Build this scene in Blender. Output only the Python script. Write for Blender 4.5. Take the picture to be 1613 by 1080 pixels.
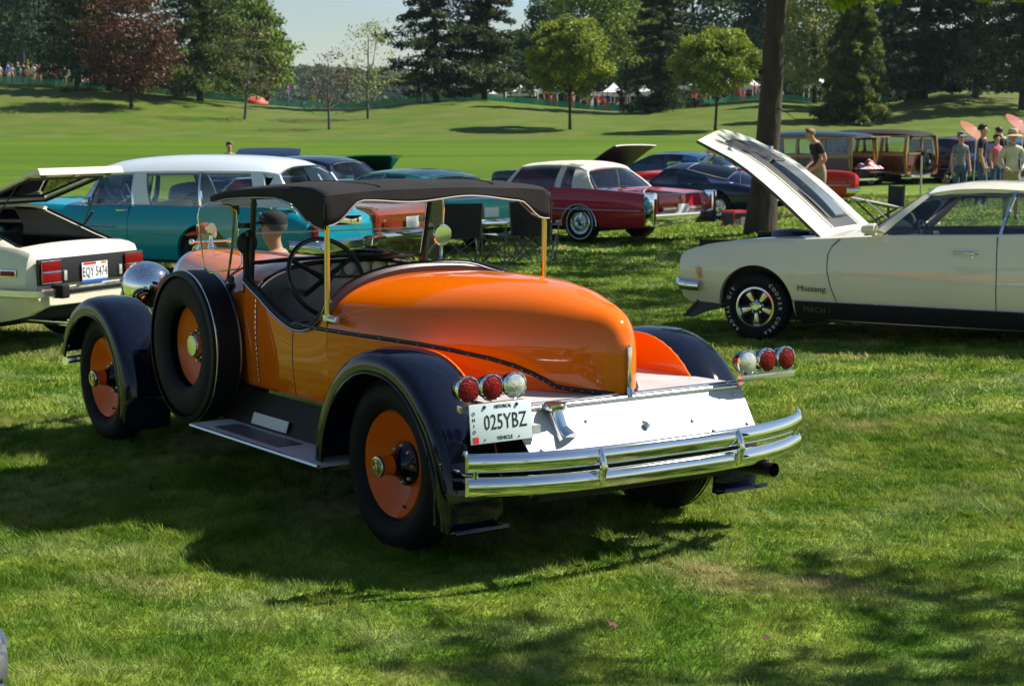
import bpy, bmesh, math, random
import numpy as np
from mathutils import Vector, Matrix
random.seed(7); rng=np.random.default_rng(7)
R=math.radians; PI=math.pi
for o in list(bpy.data.objects): bpy.data.objects.remove(o)
scene=bpy.context.scene; COL=scene.collection
# ---------------- camera
cam=bpy.data.objects.new('camera',bpy.data.cameras.new('camera')); COL.objects.link(cam); scene.camera=cam
cam.location=(0,0,2.0); cam.rotation_euler=(R(90)-math.atan(340/2743),0,0)
cam.data.sensor_width=36; cam.data.lens=36*2743/1613; cam.data.clip_end=3000; cam.data.clip_start=.05
cam.data.dof.use_dof=True; cam.data.dof.focus_distance=8.6; cam.data.dof.aperture_fstop=8
# ---------------- world + sun
SUN_AZ,SUN_EL=R(18),R(47)
world=bpy.data.worlds.new('World'); scene.world=world; world.use_nodes=True
nt=world.node_tree; nt.nodes.clear()
wo=nt.nodes.new('ShaderNodeOutputWorld'); bg=nt.nodes.new('ShaderNodeBackground'); sky=nt.nodes.new('ShaderNodeTexSky')
sky.sky_type='NISHITA'; sky.sun_disc=False; sky.sun_elevation=SUN_EL; sky.sun_rotation=R(90)-SUN_AZ
sky.air_density=1.0; sky.dust_density=.25; sky.ozone_density=1.6
# thin pale cloud streaks, real sky pattern by direction
tcw=nt.nodes.new('ShaderNodeTexCoord'); mpw=nt.nodes.new('ShaderNodeMapping'); mpw.inputs['Scale'].default_value=(1.5,1.5,9)
nzw=nt.nodes.new('ShaderNodeTexNoise'); nzw.inputs['Scale'].default_value=2.2; nzw.inputs['Detail'].default_value=2.5
rpw=nt.nodes.new('ShaderNodeValToRGB'); rpw.color_ramp.elements[0].position=.5; rpw.color_ramp.elements[1].position=.85
rpw.color_ramp.elements[0].color=(0,0,0,1); rpw.color_ramp.elements[1].color=(.22,.22,.22,1)
mxw=nt.nodes.new('ShaderNodeMix'); mxw.data_type='RGBA'; mxw.inputs[7].default_value=(5.5,9.5,15,1)
nt.links.new(tcw.outputs['Generated'],mpw.inputs[0]); nt.links.new(mpw.outputs[0],nzw.inputs[0]); nt.links.new(nzw.outputs[0],rpw.inputs[0])
nt.links.new(rpw.outputs[0],mxw.inputs[0]); nt.links.new(sky.outputs[0],mxw.inputs[6]); nt.links.new(mxw.outputs[2],bg.inputs[0])
nt.links.new(bg.outputs[0],wo.inputs[0]); bg.inputs['Strength'].default_value=.058
sl=bpy.data.lights.new('sun','SUN'); sl.energy=5.0; sl.angle=R(.53); sl.color=(1,.95,.86)
sun=bpy.data.objects.new('sun',sl); COL.objects.link(sun)
sd=Vector((math.cos(SUN_AZ)*math.cos(SUN_EL),math.sin(SUN_AZ)*math.cos(SUN_EL),math.sin(SUN_EL)))
sun.rotation_euler=sd.to_track_quat('Z','Y').to_euler(); sun.location=(10,3,12)
vs=scene.view_settings; vs.view_transform='Standard'; vs.look='None'; vs.gamma=1; vs.exposure=0.8; vs.use_curve_mapping=False
cy=scene.cycles; cy.max_bounces=8; cy.transparent_max_bounces=24; cy.glossy_bounces=4; cy.transmission_bounces=6; cy.diffuse_bounces=3; cy.caustics_reflective=False; cy.caustics_refractive=False; cy.sample_clamp_indirect=6

# ---------------- materials
MATS={}
def mat(name,col=(.5,.5,.5),rough=.5,metal=0,coat=0,coatr=.03,var=0,vscale=5,bump=0,bscale=40,col2=None,spec=.5,trans=0,alpha=1,emit=None,sub=0,rvar=0,ior=1.5,sheen=0,detail=4,stretch=None):
    if name in MATS: return MATS[name]
    m=bpy.data.materials.new(name); m.use_nodes=True; n=m.node_tree.nodes; l=m.node_tree.links
    b=n['Principled BSDF']; b.inputs['Base Color'].default_value=(*col,1); b.inputs['Roughness'].default_value=rough; b.inputs['Metallic'].default_value=metal
    b.inputs['Coat Weight'].default_value=coat; b.inputs['Coat Roughness'].default_value=coatr; b.inputs['Specular IOR Level'].default_value=spec
    b.inputs['Transmission Weight'].default_value=trans; b.inputs['Alpha'].default_value=alpha; b.inputs['IOR'].default_value=ior; b.inputs['Sheen Weight'].default_value=sheen
    if emit: b.inputs['Emission Color'].default_value=(*emit[:3],1); b.inputs['Emission Strength'].default_value=emit[3]
    if var or bump or rvar:
        tc=n.new('ShaderNodeTexCoord'); src=tc.outputs['Object']
        if stretch:
            mp=n.new('ShaderNodeMapping'); mp.inputs['Scale'].default_value=stretch; l.new(src,mp.inputs[0]); src=mp.outputs[0]
    if var or rvar:
        nz=n.new('ShaderNodeTexNoise'); nz.inputs['Scale'].default_value=vscale; nz.inputs['Detail'].default_value=detail; l.new(src,nz.inputs[0])
    if var:
        rp=n.new('ShaderNodeValToRGB'); rp.color_ramp.elements[0].position=.3; rp.color_ramp.elements[1].position=.7
        c2=col2 or tuple(c*(1-var) for c in col); c1=col if col2 else tuple(min(1,c*(1+var)) for c in col)
        rp.color_ramp.elements[0].color=(*c2,1); rp.color_ramp.elements[1].color=(*c1,1); l.new(nz.outputs[0],rp.inputs[0]); l.new(rp.outputs[0],b.inputs['Base Color'])
    if rvar:
        mr=n.new('ShaderNodeMapRange'); mr.inputs[1].default_value=.3; mr.inputs[2].default_value=.7; mr.inputs[3].default_value=max(0,rough-rvar); mr.inputs[4].default_value=rough+rvar
        l.new(nz.outputs[0],mr.inputs[0]); l.new(mr.outputs[0],b.inputs['Roughness'])
    if bump:
        nb=n.new('ShaderNodeTexNoise'); nb.inputs['Scale'].default_value=bscale; nb.inputs['Detail'].default_value=5; l.new(src,nb.inputs[0])
        bp=n.new('ShaderNodeBump'); bp.inputs['Strength'].default_value=1; bp.inputs['Distance'].default_value=bump; l.new(nb.outputs[0],bp.inputs['Height']); l.new(bp.outputs[0],b.inputs['Normal'])
    MATS[name]=m; return m
def paint(name,col,metal=0,rough=.45,coat=1): return mat(name,col,rough,metal,coat,.025,var=.03,vscale=1.5,spec=.05)
chrome=mat('chrome',(.82,.83,.84),.045,1)
dullchrome=mat('dull_chrome',(.62,.63,.62),.22,1,rvar=.08,vscale=12)
alu=mat('brushed_aluminium',(.60,.60,.59),.55,.35,var=.05,vscale=6,rvar=.07,bump=.0004,bscale=30,stretch=(12,1,12))
alu_deck=mat('deck_aluminium',(.56,.56,.54),.5,.3,var=.06,vscale=4,rvar=.08,bump=.0004,bscale=24)
brass=mat('brass',(.70,.52,.18),.2,1,rvar=.08)
rubber=mat('rubber',(.009,.009,.0095),.7,spec=.2,bump=.001,bscale=60,var=.2,vscale=9)
blackplastic=mat('black_trim',(.014,.014,.015),.35)
interior=mat('dark_interior',(.015,.015,.016),.7,var=.3)
underm=mat('underbody_dark',(.012,.012,.012),.85)
canvas=mat('black_canvas',(.013,.012,.012),.85,bump=.0010,bscale=300,var=.3,vscale=5,spec=.3)
vinylm=mat('black_vinyl',(.008,.008,.009),.5,spec=.25,bump=.0004,bscale=300)
def glassmat(name,tint,a=.25,rough=.02):
    if name in MATS: return MATS[name]
    m=bpy.data.materials.new(name); m.use_nodes=True; n=m.node_tree.nodes; l=m.node_tree.links; n.clear()
    o=n.new('ShaderNodeOutputMaterial'); mx=n.new('ShaderNodeMixShader'); t=n.new('ShaderNodeBsdfTransparent'); g=n.new('ShaderNodeBsdfGlossy'); f=n.new('ShaderNodeFresnel')
    t.inputs[0].default_value=(*tint,1); g.inputs['Roughness'].default_value=rough; f.inputs[0].default_value=1.45
    ma=n.new('ShaderNodeMath'); ma.operation='MULTIPLY_ADD'; ma.inputs[1].default_value=1.0; ma.inputs[2].default_value=a*.1
    l.new(f.outputs[0],ma.inputs[0]); l.new(ma.outputs[0],mx.inputs[0]); l.new(t.outputs[0],mx.inputs[1]); l.new(g.outputs[0],mx.inputs[2]); l.new(mx.outputs[0],o.inputs[0])
    MATS[name]=m; return m
clearglass=glassmat('clear_glass',(.93,.95,.94),.2)
carglass=glassmat('car_glass',(.95,.97,.96),.3)
darkglass=glassmat('dark_glass',(.62,.66,.67),.8)
redlens=mat('red_lens',(.30,.001,.001),.25,0,.15,coatr=.05,spec=.2,bump=.006,bscale=110,col2=(.09,0,0),var=.5,vscale=75,detail=1)
clearlens=mat('clear_lens',(.75,.75,.70),.10,.55,1,bump=.002,bscale=90,var=.2,vscale=40)
amber=mat('amber_lens',(.75,.25,.01),.15,0,1)
white=mat('white_paint_flat',(.78,.79,.78),.4)
ink=mat('ink_black',(.01,.01,.012),.5)
# ---------------- mesh helper
class MB:
    def __init__(s): s.v=[]; s.f=[]; s.mi=[]; s.cur=0
    def add(s,vs,fs):
        b=len(s.v); s.v+= [tuple(v) for v in vs]
        for f in fs: s.f.append(tuple(b+i for i in f)); s.mi.append(s.cur)
        return s
    def m(s,i): s.cur=i; return s
    def box(s,x0,x1,y0,y1,z0,z1):
        x0,x1=sorted((x0,x1)); y0,y1=sorted((y0,y1)); z0,z1=sorted((z0,z1))
        return s.add([(x0,y0,z0),(x1,y0,z0),(x1,y1,z0),(x0,y1,z0),(x0,y0,z1),(x1,y0,z1),(x1,y1,z1),(x0,y1,z1)],[(3,2,1,0),(4,5,6,7),(0,1,5,4),(1,2,6,5),(2,3,7,6),(3,0,4,7)])
    def obox(s,c,dx,dy,dz,ax=(1,0,0),ay=(0,1,0),az=None):
        ax=Vector(ax).normalized(); ay=Vector(ay).normalized(); az=ax.cross(ay) if az is None else Vector(az); c=Vector(c); P=[]
        for k in (-1,1):
            for (i,j) in ((-1,-1),(1,-1),(1,1),(-1,1)): P.append(c+ax*i*dx/2+ay*j*dy/2+az*k*dz/2)
        return s.add(P,[(3,2,1,0),(4,5,6,7),(0,1,5,4),(1,2,6,5),(2,3,7,6),(3,0,4,7)])
    def tube(s,pts,r,n=8,closed=False,caps=True,sy=1):
        pts=[Vector(p) for p in pts]; N=len(pts); rs=r if isinstance(r,(list,tuple)) else [r]*N; rings=[]; up=None
        for i,p in enumerate(pts):
            if closed: t=pts[(i+1)%N]-pts[i-1]
            else: t=pts[min(i+1,N-1)]-pts[max(i-1,0)]
            t.normalize()
            if up is None: up=Vector((0,0,1)) if abs(t.z)<.95 else Vector((1,0,0))
            a=t.cross(up); 
            if a.length<1e-4: a=t.cross(Vector((0,1,.3)))
            a.normalize(); b=a.cross(t).normalized(); up=b
            rings.append([p+(a*math.cos(2*PI*k/n)*sy+b*math.sin(2*PI*k/n))*rs[i] for k in range(n)])
        V=[q for rg in rings for q in rg]; F=[]
        for i in range(N if closed else N-1):
            j=(i+1)%N
            for k in range(n): F.append((i*n+k,i*n+(k+1)%n,j*n+(k+1)%n,j*n+k))
        if caps and not closed: F.append(tuple(range(n))[::-1]); F.append(tuple((N-1)*n+k for k in range(n)))
        return s.add(V,F)
    def lathe(s,prof,c,ax,n=32,closed=False):
        ax=Vector(ax).normalized(); u=ax.cross(Vector((0,0,1))) if abs(ax.z)<.9 else ax.cross(Vector((1,0,0))); u.normalize(); w=ax.cross(u); c=Vector(c); V=[];F=[]
        for (r,h) in prof:
            for k in range(n): t=2*PI*k/n; V.append(c+ax*h+(u*math.cos(t)+w*math.sin(t))*max(r,1e-5))
        m=len(prof)
        for i in range(m if closed else m-1):
            j=(i+1)%m
            for k in range(n): F.append((i*n+k,i*n+(k+1)%n,j*n+(k+1)%n,j*n+k))
        return s.add(V,F)
    def grid(s,rows,flip=False,wrap=False):
        n=len(rows[0]); V=[p for r in rows for p in r]; F=[]
        for i in range(len(rows)-1):
            for k in range(n if wrap else n-1):
                q=(i*n+k,i*n+(k+1)%n,(i+1)*n+(k+1)%n,(i+1)*n+k); F.append(q[::-1] if flip else q)
        return s.add(V,F)
    def poly(s,pts): return s.add(pts,[tuple(range(len(pts)))])
    def prism(s,pts,d):  # extrude polygon by vector d
        d=Vector(d); n=len(pts); P=[Vector(p) for p in pts]+[Vector(p)+d for p in pts]
        F=[tuple(range(n))[::-1],tuple(range(n,2*n))]+[(i,(i+1)%n,n+(i+1)%n,n+i) for i in range(n)]
        return s.add(P,F)
    def mirror(s):
        b=len(s.v); nf=len(s.f); s.v+=[(x,-y,z) for x,y,z in s.v]
        for i in range(nf): s.f.append(tuple(b+k for k in s.f[i][::-1])); s.mi.append(s.mi[i])
        return s
    def mesh(s,name,mats,sharp=35,bevel=0,smooth=True,recalc=True,weld=0):
        me=bpy.data.meshes.new(name); me.from_pydata([tuple(v) for v in s.v],[],s.f); 
        for k in (mats if isinstance(mats,(list,tuple)) else [mats]): me.materials.append(k)
        me.polygons.foreach_set('material_index',s.mi)
        if recalc or bevel or weld:
            bm=bmesh.new(); bm.from_mesh(me)
            if weld: bmesh.ops.remove_doubles(bm,verts=bm.verts,dist=weld)
            if recalc: bmesh.ops.recalc_face_normals(bm,faces=bm.faces)
            if bevel:
                es=[e for e in bm.edges if e.is_manifold and e.calc_face_angle(0)>R(40)]
                bmesh.ops.bevel(bm,geom=es,offset=bevel,segments=2,affect='EDGES',profile=.6,clamp_overlap=True)
            bm.to_mesh(me); bm.free()
        if smooth:
            me.polygons.foreach_set('use_smooth',[True]*len(me.polygons)); me.set_sharp_from_angle(angle=R(sharp))
        me.update(); return me
    def build(s,name,mats,parent=None,**k):
        me=s.mesh(name,mats,**k); o=bpy.data.objects.new(name,me); COL.objects.link(o)
        if parent is not None: o.parent=parent
        if name in STUFF: o['kind']='stuff'
        return o
STUFF={'lug_nuts','rim_screws','plate_bolts','bead_studs','hood_louvres','panel_screws','gauges','cover_spokes','door_hinge','tread','foliage','twigs'}
def tag(o,label=None,cat=None,group=None,kind=None):
    if label: o['label']=label
    if cat: o['category']=cat
    if group: o['group']=group
    if kind: o['kind']=kind
    return o
def thing(name,label,cat,loc=(0,0,0),rz=0,group=None,rot=None):
    o=bpy.data.objects.new(name,None); o.empty_display_size=.2; COL.objects.link(o); o.location=loc; o.rotation_euler=rot or (0,0,rz)
    return tag(o,label,cat,group)
def children(o): return list(o.children)
def copy_tree(o,parent=None):
    c=o.copy(); COL.objects.link(c); c.parent=parent
    for ch in list(o.children): copy_tree(ch,c)
    return c
def inst(me,name,parent=None,loc=None,rot=None,sc=None):
    o=bpy.data.objects.new(name,me); COL.objects.link(o)
    if parent is not None: o.parent=parent
    if loc is not None: o.location=loc
    if rot is not None: o.rotation_euler=rot
    if sc is not None: o.scale=sc
    return o
def text(name,body,size,mtx,m,parent,ext=.0006,sx=1,align='CENTER',spacing=1):
    c=bpy.data.curves.new(name,'FONT'); c.body=body; c.size=size; c.align_x=align; c.align_y='CENTER'; c.extrude=ext; c.resolution_u=2; c.space_character=spacing
    t=bpy.data.objects.new(name,c); COL.objects.link(t); dg=bpy.context.evaluated_depsgraph_get(); dg.update()
    me=bpy.data.meshes.new_from_object(t.evaluated_get(dg)); bpy.data.objects.remove(t); me.transform(Matrix.Diagonal((sx,1,1,1))); me.materials.clear(); me.materials.append(m)
    o=bpy.data.objects.new(name,me); COL.objects.link(o); o.parent=parent; o.matrix_local=mtx; return o
def frame(c,xa,ya): # matrix with local x along xa, y along ya
    xa=Vector(xa).normalized(); ya=Vector(ya); za=xa.cross(ya).normalized(); ya=za.cross(xa); M=Matrix((xa,ya,za)).transposed().to_4x4(); M.translation=Vector(c); return M
def interp(x,t):
    xs=[a[0] for a in t]
    if len(t[0])==2: return float(np.interp(x,xs,[a[1] for a in t]))
    return [float(np.interp(x,xs,[a[k] for a in t])) for k in range(1,len(t[0]))]
def smooth_tab(t,n=6):
    # Catmull-Rom (monotone-ish) resample of a table of tuples keyed by x
    xs=[a[0] for a in t]; P=np.array(t,float); out=[]
    for i in range(len(t)-1):
        p0=P[max(i-1,0)];p1=P[i];p2=P[i+1];p3=P[min(i+2,len(t)-1)]; h=p2[0]-p1[0]
        m1=(p2-p0)/max(1e-6,(p2[0]-p0[0])); m2=(p3-p1)/max(1e-6,(p3[0]-p1[0]))
        for k in range(n):
            u=k/n; h00=2*u**3-3*u*u+1;h10=u**3-2*u*u+u;h01=-2*u**3+3*u*u;h11=u**3-u*u
            q=h00*p1+h10*h*m1+h01*p2+h11*h*m2; q[0]=p1[0]+h*u; out.append(tuple(q))
    out.append(tuple(P[-1])); return out
def sst(a,b,x):
    t=np.clip((x-a)/(b-a),0,1); return t*t*(3-2*t)
# ---------------- terrain
CREST=[(-60,5.4),(-36,5.1),(-29,4.6),(-24,4.2),(-19,3.7),(-15,3.4),(-11.5,3.4),(-8,3.75),(-5,3.95),(-2,4.0),(0,3.75),(3,3.45),(7,3.1),(9.5,3.05),(12,3.35),(15,3.7),(19,4.0),(23,3.7),(28,3.7),(31,4.5),(33,4.7),(38,4.5),(60,5.2)]
def terr(x,y):
    x=np.asarray(x,float); y=np.asarray(y,float)
    u=x*130/np.maximum(y,60)            # crest varies across
    c=np.interp(u,[a for a,b in CREST],[b for a,b in CREST])
    z=.22*sst(1.5,8,x)*sst(11,16,y)*(1-sst(52,75,y))
    z=z+1.35*sst(58,100,y)+ (c-1.35)*sst(93,128,y) -(c-3.2)*sst(134,175,y)*.6
    z=z+.015*np.sin(x*.9+1)*np.cos(y*.7)*sst(3,9,y)+.06*np.sin(x*.13)*sst(20,60,y)
    return z
def tz(x,y): return float(terr(x,y))
ys=np.concatenate([np.array([-400,-200,-100,-60,-35,-20.]),np.arange(-12,4,1.),np.arange(4,20,.35),np.arange(20,60,1.2),np.arange(60,180,2.5),np.array([185,200,230,280,350,450,600,900,1500,2600])])
rows=[]
for y in ys:
    half=max(14,.55*abs(y)+12)+(60 if y<-12 else 0); xs=np.linspace(-half,half,110); zz=terr(xs,np.full_like(xs,y)); rows.append([(float(a),float(y),float(b)) for a,b in zip(xs,zz)])
gm=bpy.data.materials.new('lawn_soil'); gm.use_nodes=True
def lawn_nodes(m,blade):
    n=m.node_tree.nodes; l=m.node_tree.links; b=n['Principled BSDF']; b.inputs['Roughness'].default_value=.75; b.inputs['Specular IOR Level'].default_value=.12
    g=n.new('ShaderNodeNewGeometry')
    def noise(s,d=4,src=None):
        q=n.new('ShaderNodeTexNoise'); q.inputs['Scale'].default_value=s; q.inputs['Detail'].default_value=d; l.new(src or g.outputs['Position'],q.inputs[0]); return q
    def ramp(src,a,b_,c1,c2):
        r=n.new('ShaderNodeValToRGB'); r.color_ramp.elements[0].position=a; r.color_ramp.elements[1].position=b_; r.color_ramp.elements[0].color=(*c1,1); r.color_ramp.elements[1].color=(*c2,1); l.new(src,r.inputs[0]); return r
    def mix(f,a,b_):
        x=n.new('ShaderNodeMix'); x.data_type='RGBA'
        if isinstance(f,float): x.inputs[0].default_value=f
        else: l.new(f,x.inputs[0])
        for k,v in ((6,a),(7,b_)):
            if isinstance(v,tuple): x.inputs[k].default_value=(*v,1)
            else: l.new(v,x.inputs[k])
        return x.outputs[2]
    sep=n.new('ShaderNodeSeparateXYZ'); l.new(g.outputs['Position'],sep.inputs[0])
    near=ramp(noise(2.2,5).outputs[0],.38,.66,(.085,.175,.012),(.245,.315,.045)).outputs[0]
    dry=ramp(noise(.75,4).outputs[0],.56,.70,(0,0,0),(.85,.85,.85)).outputs[0]
    near=mix(dry,near,(.42,.36,.17))
    pale=ramp(noise(1.4,3).outputs[0],.50,.72,(0,0,0),(.55,.55,.55)).outputs[0]
    near=mix(pale,near,(.30,.36,.14))
    # fairway: mown stripes + fine
    mp=n.new('ShaderNodeMapping'); mp.inputs['Scale'].default_value=(.02,.30,.3); mp.inputs['Rotation'].default_value=(0,0,R(4)); l.new(g.outputs['Position'],mp.inputs[0])
    st=noise(1.6,3,mp.outputs[0])
    far=ramp(st.outputs[0],.35,.65,(.062,.125,.004),(.098,.165,.006)).outputs[0]
    f2=ramp(noise(.11,5).outputs[0],.5,.75,(0,0,0),(.6,.6,.6)).outputs[0]
    rough_=ramp(noise(.5,6).outputs[0],.35,.7,(.070,.130,.010),(.130,.155,.028)).outputs[0]
    rough_=mix(f2,rough_,(.135,.13,.045))
    mr=n.new('ShaderNodeMapRange'); mr.inputs[1].default_value=93; mr.inputs[2].default_value=96; l.new(sep.outputs[1],mr.inputs[0])
    far=mix(mr.outputs[0],far,rough_)
    mr2=n.new('ShaderNodeMapRange'); mr2.inputs[1].default_value=38; mr2.inputs[2].default_value=58; l.new(sep.outputs[1],mr2.inputs[0])
    c=mix(mr2.outputs[0],near,far)
    if blade:
        at=n.new('ShaderNodeAttribute'); at.attribute_name='rnd'; at.attribute_type='GEOMETRY'
        rr=n.new('ShaderNodeValToRGB'); e=rr.color_ramp.elements; e[0].color=(.40,.58,.35,1); e[1].color=(1.7,1.5,2.0,1); e2=rr.color_ramp.elements.new(.5); e2.color=(1,1,.9,1)
        l.new(at.outputs['Fac'],rr.inputs[0])
        mu=n.new('ShaderNodeMix'); mu.data_type='RGBA'; mu.blend_type='MULTIPLY'; mu.inputs[0].default_value=1; l.new(c,mu.inputs[6]); l.new(rr.outputs[0],mu.inputs[7]); c=mu.outputs[2]
        o=n['Material Output']; tr=n.new('ShaderNodeBsdfTranslucent'); l.new(c,tr.inputs[0]); ms=n.new('ShaderNodeMixShader'); ms.inputs[0].default_value=.35
        l.new(b.outputs[0],ms.inputs[1]); l.new(tr.outputs[0],ms.inputs[2]); l.new(ms.outputs[0],o.inputs[0]); b.inputs['Roughness'].default_value=.5
    else:
        nb=noise(14,8); bp=n.new('ShaderNodeBump'); bp.inputs['Strength'].default_value=.9; bp.inputs['Distance'].default_value=.05; l.new(nb.outputs[0],bp.inputs['Height']); l.new(bp.outputs[0],b.inputs['Normal'])
        nf=ramp(noise(30,4).outputs[0],.3,.7,(.62,.62,.62),(1.25,1.25,1.2)).outputs[0]
        mu=n.new('ShaderNodeMix'); mu.data_type='RGBA'; mu.blend_type='MULTIPLY'; mu.inputs[0].default_value=1; l.new(c,mu.inputs[6]); l.new(nf,mu.inputs[7]); c=mu.outputs[2]
    l.new(c,b.inputs['Base Color'])
lawn_nodes(gm,False)
lawn=MB().grid(rows).build('lawn',gm,recalc=False,sharp=180); tag(lawn,'mown green lawn and fairway rising to a grassy bank','lawn',kind='structure')
if lawn.data.polygons[0].normal.z<0: lawn.data.flip_normals()
# grass blades
def blades(N,y0,y1,hmin,hmax,w,pw=1.0,cell=.09):
    u=rng.random(N); yy=(y0**pw+(y1**pw-y0**pw)*u)**(1/pw); xx=(rng.random(N)*2-1)*(.335*yy+.5)
    # tufts: every blade leans with its jittered cell, tall and short tufts side by side
    gx=np.floor(xx/cell+.35*np.sin(yy*7.3)); gy=np.floor(yy/cell+.35*np.sin(xx*6.1)); hs=np.sin(gx*127.1+gy*311.7)*43758.5453; hs=hs-np.floor(hs); h2=np.sin(gx*269.5+gy*183.3)*24634.63; h2=h2-np.floor(h2)
    tall=.55+.9*h2**2; big=np.clip(.5+.5*np.sin(xx*2.1+1.7*np.sin(yy*1.3))*np.sin(yy*1.9+1.3*np.sin(xx*1.1)),0,1)
    h=(hmin+(hmax-hmin)*rng.random(N)**1.4)*tall*(.7+.5*big)
    a=hs*2*PI+rng.normal(0,.8,N); lean=h*(.35+.9*rng.random(N)); wd=w*(.6+.8*rng.random(N))*np.clip(yy/8,.8,4)
    z=terr(xx,yy); dx,dy=np.cos(a),np.sin(a); b=rng.random(N)*2*PI; px,py=np.cos(b)*wd/2,np.sin(b)*wd/2
    V=np.empty((N,3,3)); V[:,0]=np.stack([xx-px,yy-py,z-.004],1); V[:,1]=np.stack([xx+px,yy+py,z-.004],1)
    V[:,2]=np.stack([xx+dx*lean,yy+dy*lean,z+h*.9],1)
    return V.reshape(-1,3),np.clip(.5*h2+.5*rng.random(N),0,1)
def raw_mesh(name,V,m,nv=3,rnd=True):
    nf=len(V)//nv; me=bpy.data.meshes.new(name); me.vertices.add(len(V)); me.vertices.foreach_set('co',V.astype(np.float32).ravel())
    me.loops.add(len(V)); me.loops.foreach_set('vertex_index',np.arange(len(V),dtype=np.int32)); me.polygons.add(nf)
    me.polygons.foreach_set('loop_start',np.arange(0,len(V),nv,dtype=np.int32)); me.polygons.foreach_set('loop_total',np.full(nf,nv,dtype=np.int32))
    me.materials.append(m)
    if rnd:
        at=me.attributes.new('rnd','FLOAT','FACE'); at.data.foreach_set('value',rng.random(nf).astype(np.float32))
    me.update(calc_edges=True); return me
bm_=bpy.data.materials.new('grass_blade'); bm_.use_nodes=True; lawn_nodes(bm_,True)
bl_=[blades(720000,4.6,12,.018,.050,.0050,2,.07),blades(400000,12,24,.022,.055,.0070,1.2,.12),blades(130000,24,45,.03,.07,.012,1,.3)]
V=np.concatenate([b[0] for b in bl_]); gme=raw_mesh('grass',V,bm_); gme.attributes['rnd'].data.foreach_set('value',np.concatenate([b[1] for b in bl_]).astype(np.float32))
g=bpy.data.objects.new('grass',gme); COL.objects.link(g); tag(g,'short mown grass blades covering the show field','grass',kind='stuff')
# ---------------- orange roadster
HO=(0.1241,8.6149,0); HA=R(125)
hero=thing('vintage_roadster','orange 1920s boat tail roadster with black fenders and black canvas top','car',HO,HA)
orange=mat('orange_paint',(.84,.150,.0015),.5,0,1,.022,var=.03,vscale=2,spec=.0)
orangew=mat('wheel_orange',(.78,.125,.002),.4,0,.35,.08,var=.04,vscale=6,spec=.15)
navyp=mat('midnight_fender_paint',(.003,.005,.014),.5,0,1,.028,spec=0)
def wheel_tire(rad,w,rin,n=56):
    h=w/2; return [(rin,h*.55),(rin+.01,h*.8),(rin+.05*rad/.4,h*1.0),(rad-.09,h*1.04),(rad-.045,h*.98),(rad-.018,h*.80),(rad-.004,h*.55),(rad,h*.2),(rad,-h*.2),(rad-.004,-h*.55),(rad-.018,-h*.8),(rad-.045,-h*.98),(rad-.09,-h*1.04),(rin+.05,-h),(rin,-h*.6)]
def hero_wheel(x,y,z,side,name='wheel',hub=True,spare=False):
    ax=(0,side,0); r=.41 if not spare else .43
    wt=MB().lathe(wheel_tire(r,.175,.262 if not spare else .235),(0,0,0),ax,56)
    w=wt.build(name,rubber,hero,sharp=50); w.location=(x,y,z)
    # tread grooves
    tr=MB()
    for k in range(-2,3): tr.lathe([(r-.001,k*.028-.004),(r+.004,k*.028-.003),(r+.004,k*.028+.003),(r-.001,k*.028+.004)],(0,0,0),ax,56)
    tr.build('tread',rubber,w,sharp=50)
    d=MB().lathe([(.262 if not spare else .24,.045),(.25,.062),(.236,.052),(.20,.02),(.12,-.02),(.09,-.03),(.001,-.03)] if not spare else [(.24,-.0),(.225,-.012),(.17,-.03),(.11,-.045),(.09,-.05),(.001,-.05)],(0,0,0),ax,48)
    d.build('disc',orangew,w,sharp=50)
    hb=MB().lathe([(.105,-.026),(.108,-.008),(.095,.002),(.07,.018),(.055,.05),(.05,.07)],(0,0,0),ax,28) if hub else MB().lathe([(.105,-.05),(.1,-.03),(.08,-.02),(.001,-.02)],(0,0,0),ax,28)
    hb.build('hub',navyp,w)
    ln=MB()
    for k in range(8):
        t=2*PI*k/8; ln.lathe([(.011,0),(.011,.014),(.007,.02),(.0,.02)],(math.cos(t)*.088,side*(-.004 if hub else -.03),math.sin(t)*.088),ax,8)
    ln.build('lug_nuts',dullchrome,w)
    if hub:
        MB().lathe([(.05,.06),(.046,.095),(.043,.12)],(0,0,0),ax,24).build('hub_collar',orangew,w)
        cap=MB().lathe([(.043,.118),(.052,.12),(.054,.135),(.049,.147),(.03,.150),(.001,.151)],(0,0,0),ax,28).build('hub_cap',dullchrome,w)
        MB().lathe([(.038,.149),(.040,.154),(.034,.154),(.034,.150)],(0,0,0),ax,24).lathe([(.024,.150),(.026,.155),(.020,.155),(.02,.15)],(0,0,0),ax,24).build('hub_ring',brass,cap)
        v=MB().tube([(math.cos(-1.9)*.21,side*.025,math.sin(-1.9)*.21),(math.cos(-1.9)*.20,side*.045,math.sin(-1.9)*.20)],.006,6).build('valve_stem',blackplastic,w)
    else:
        MB().lathe([(.07,-.03),(.068,.01),(.06,.02),(.0,.024)],(0,0,0),ax,28).build('hub_cap',dullchrome,w)
    return w
for x in (0,3.55):
    for s in (1,-1): hero_wheel(x,.785*s,.41,s)
sp=hero_wheel(2.34,.775,.735,1,'spare_wheel',hub=False,spare=True)
MB().lathe([(.438,-.098),(.441,-.02),(.441,.05),(.436,.086),(.41,.093)],(0,0,0),(0,1,0),56).build('spare_cover',vinylm,sp)
MB().lathe([(.4405,-.088),(.446,-.086),(.446,-.078),(.4405,-.076)],(0,0,0),(0,1,0),56).lathe([(.4405,.058),(.445,.060),(.445,.066),(.4405,.068)],(0,0,0),(0,1,0),56).build('cover_piping',dullchrome,sp)
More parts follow.
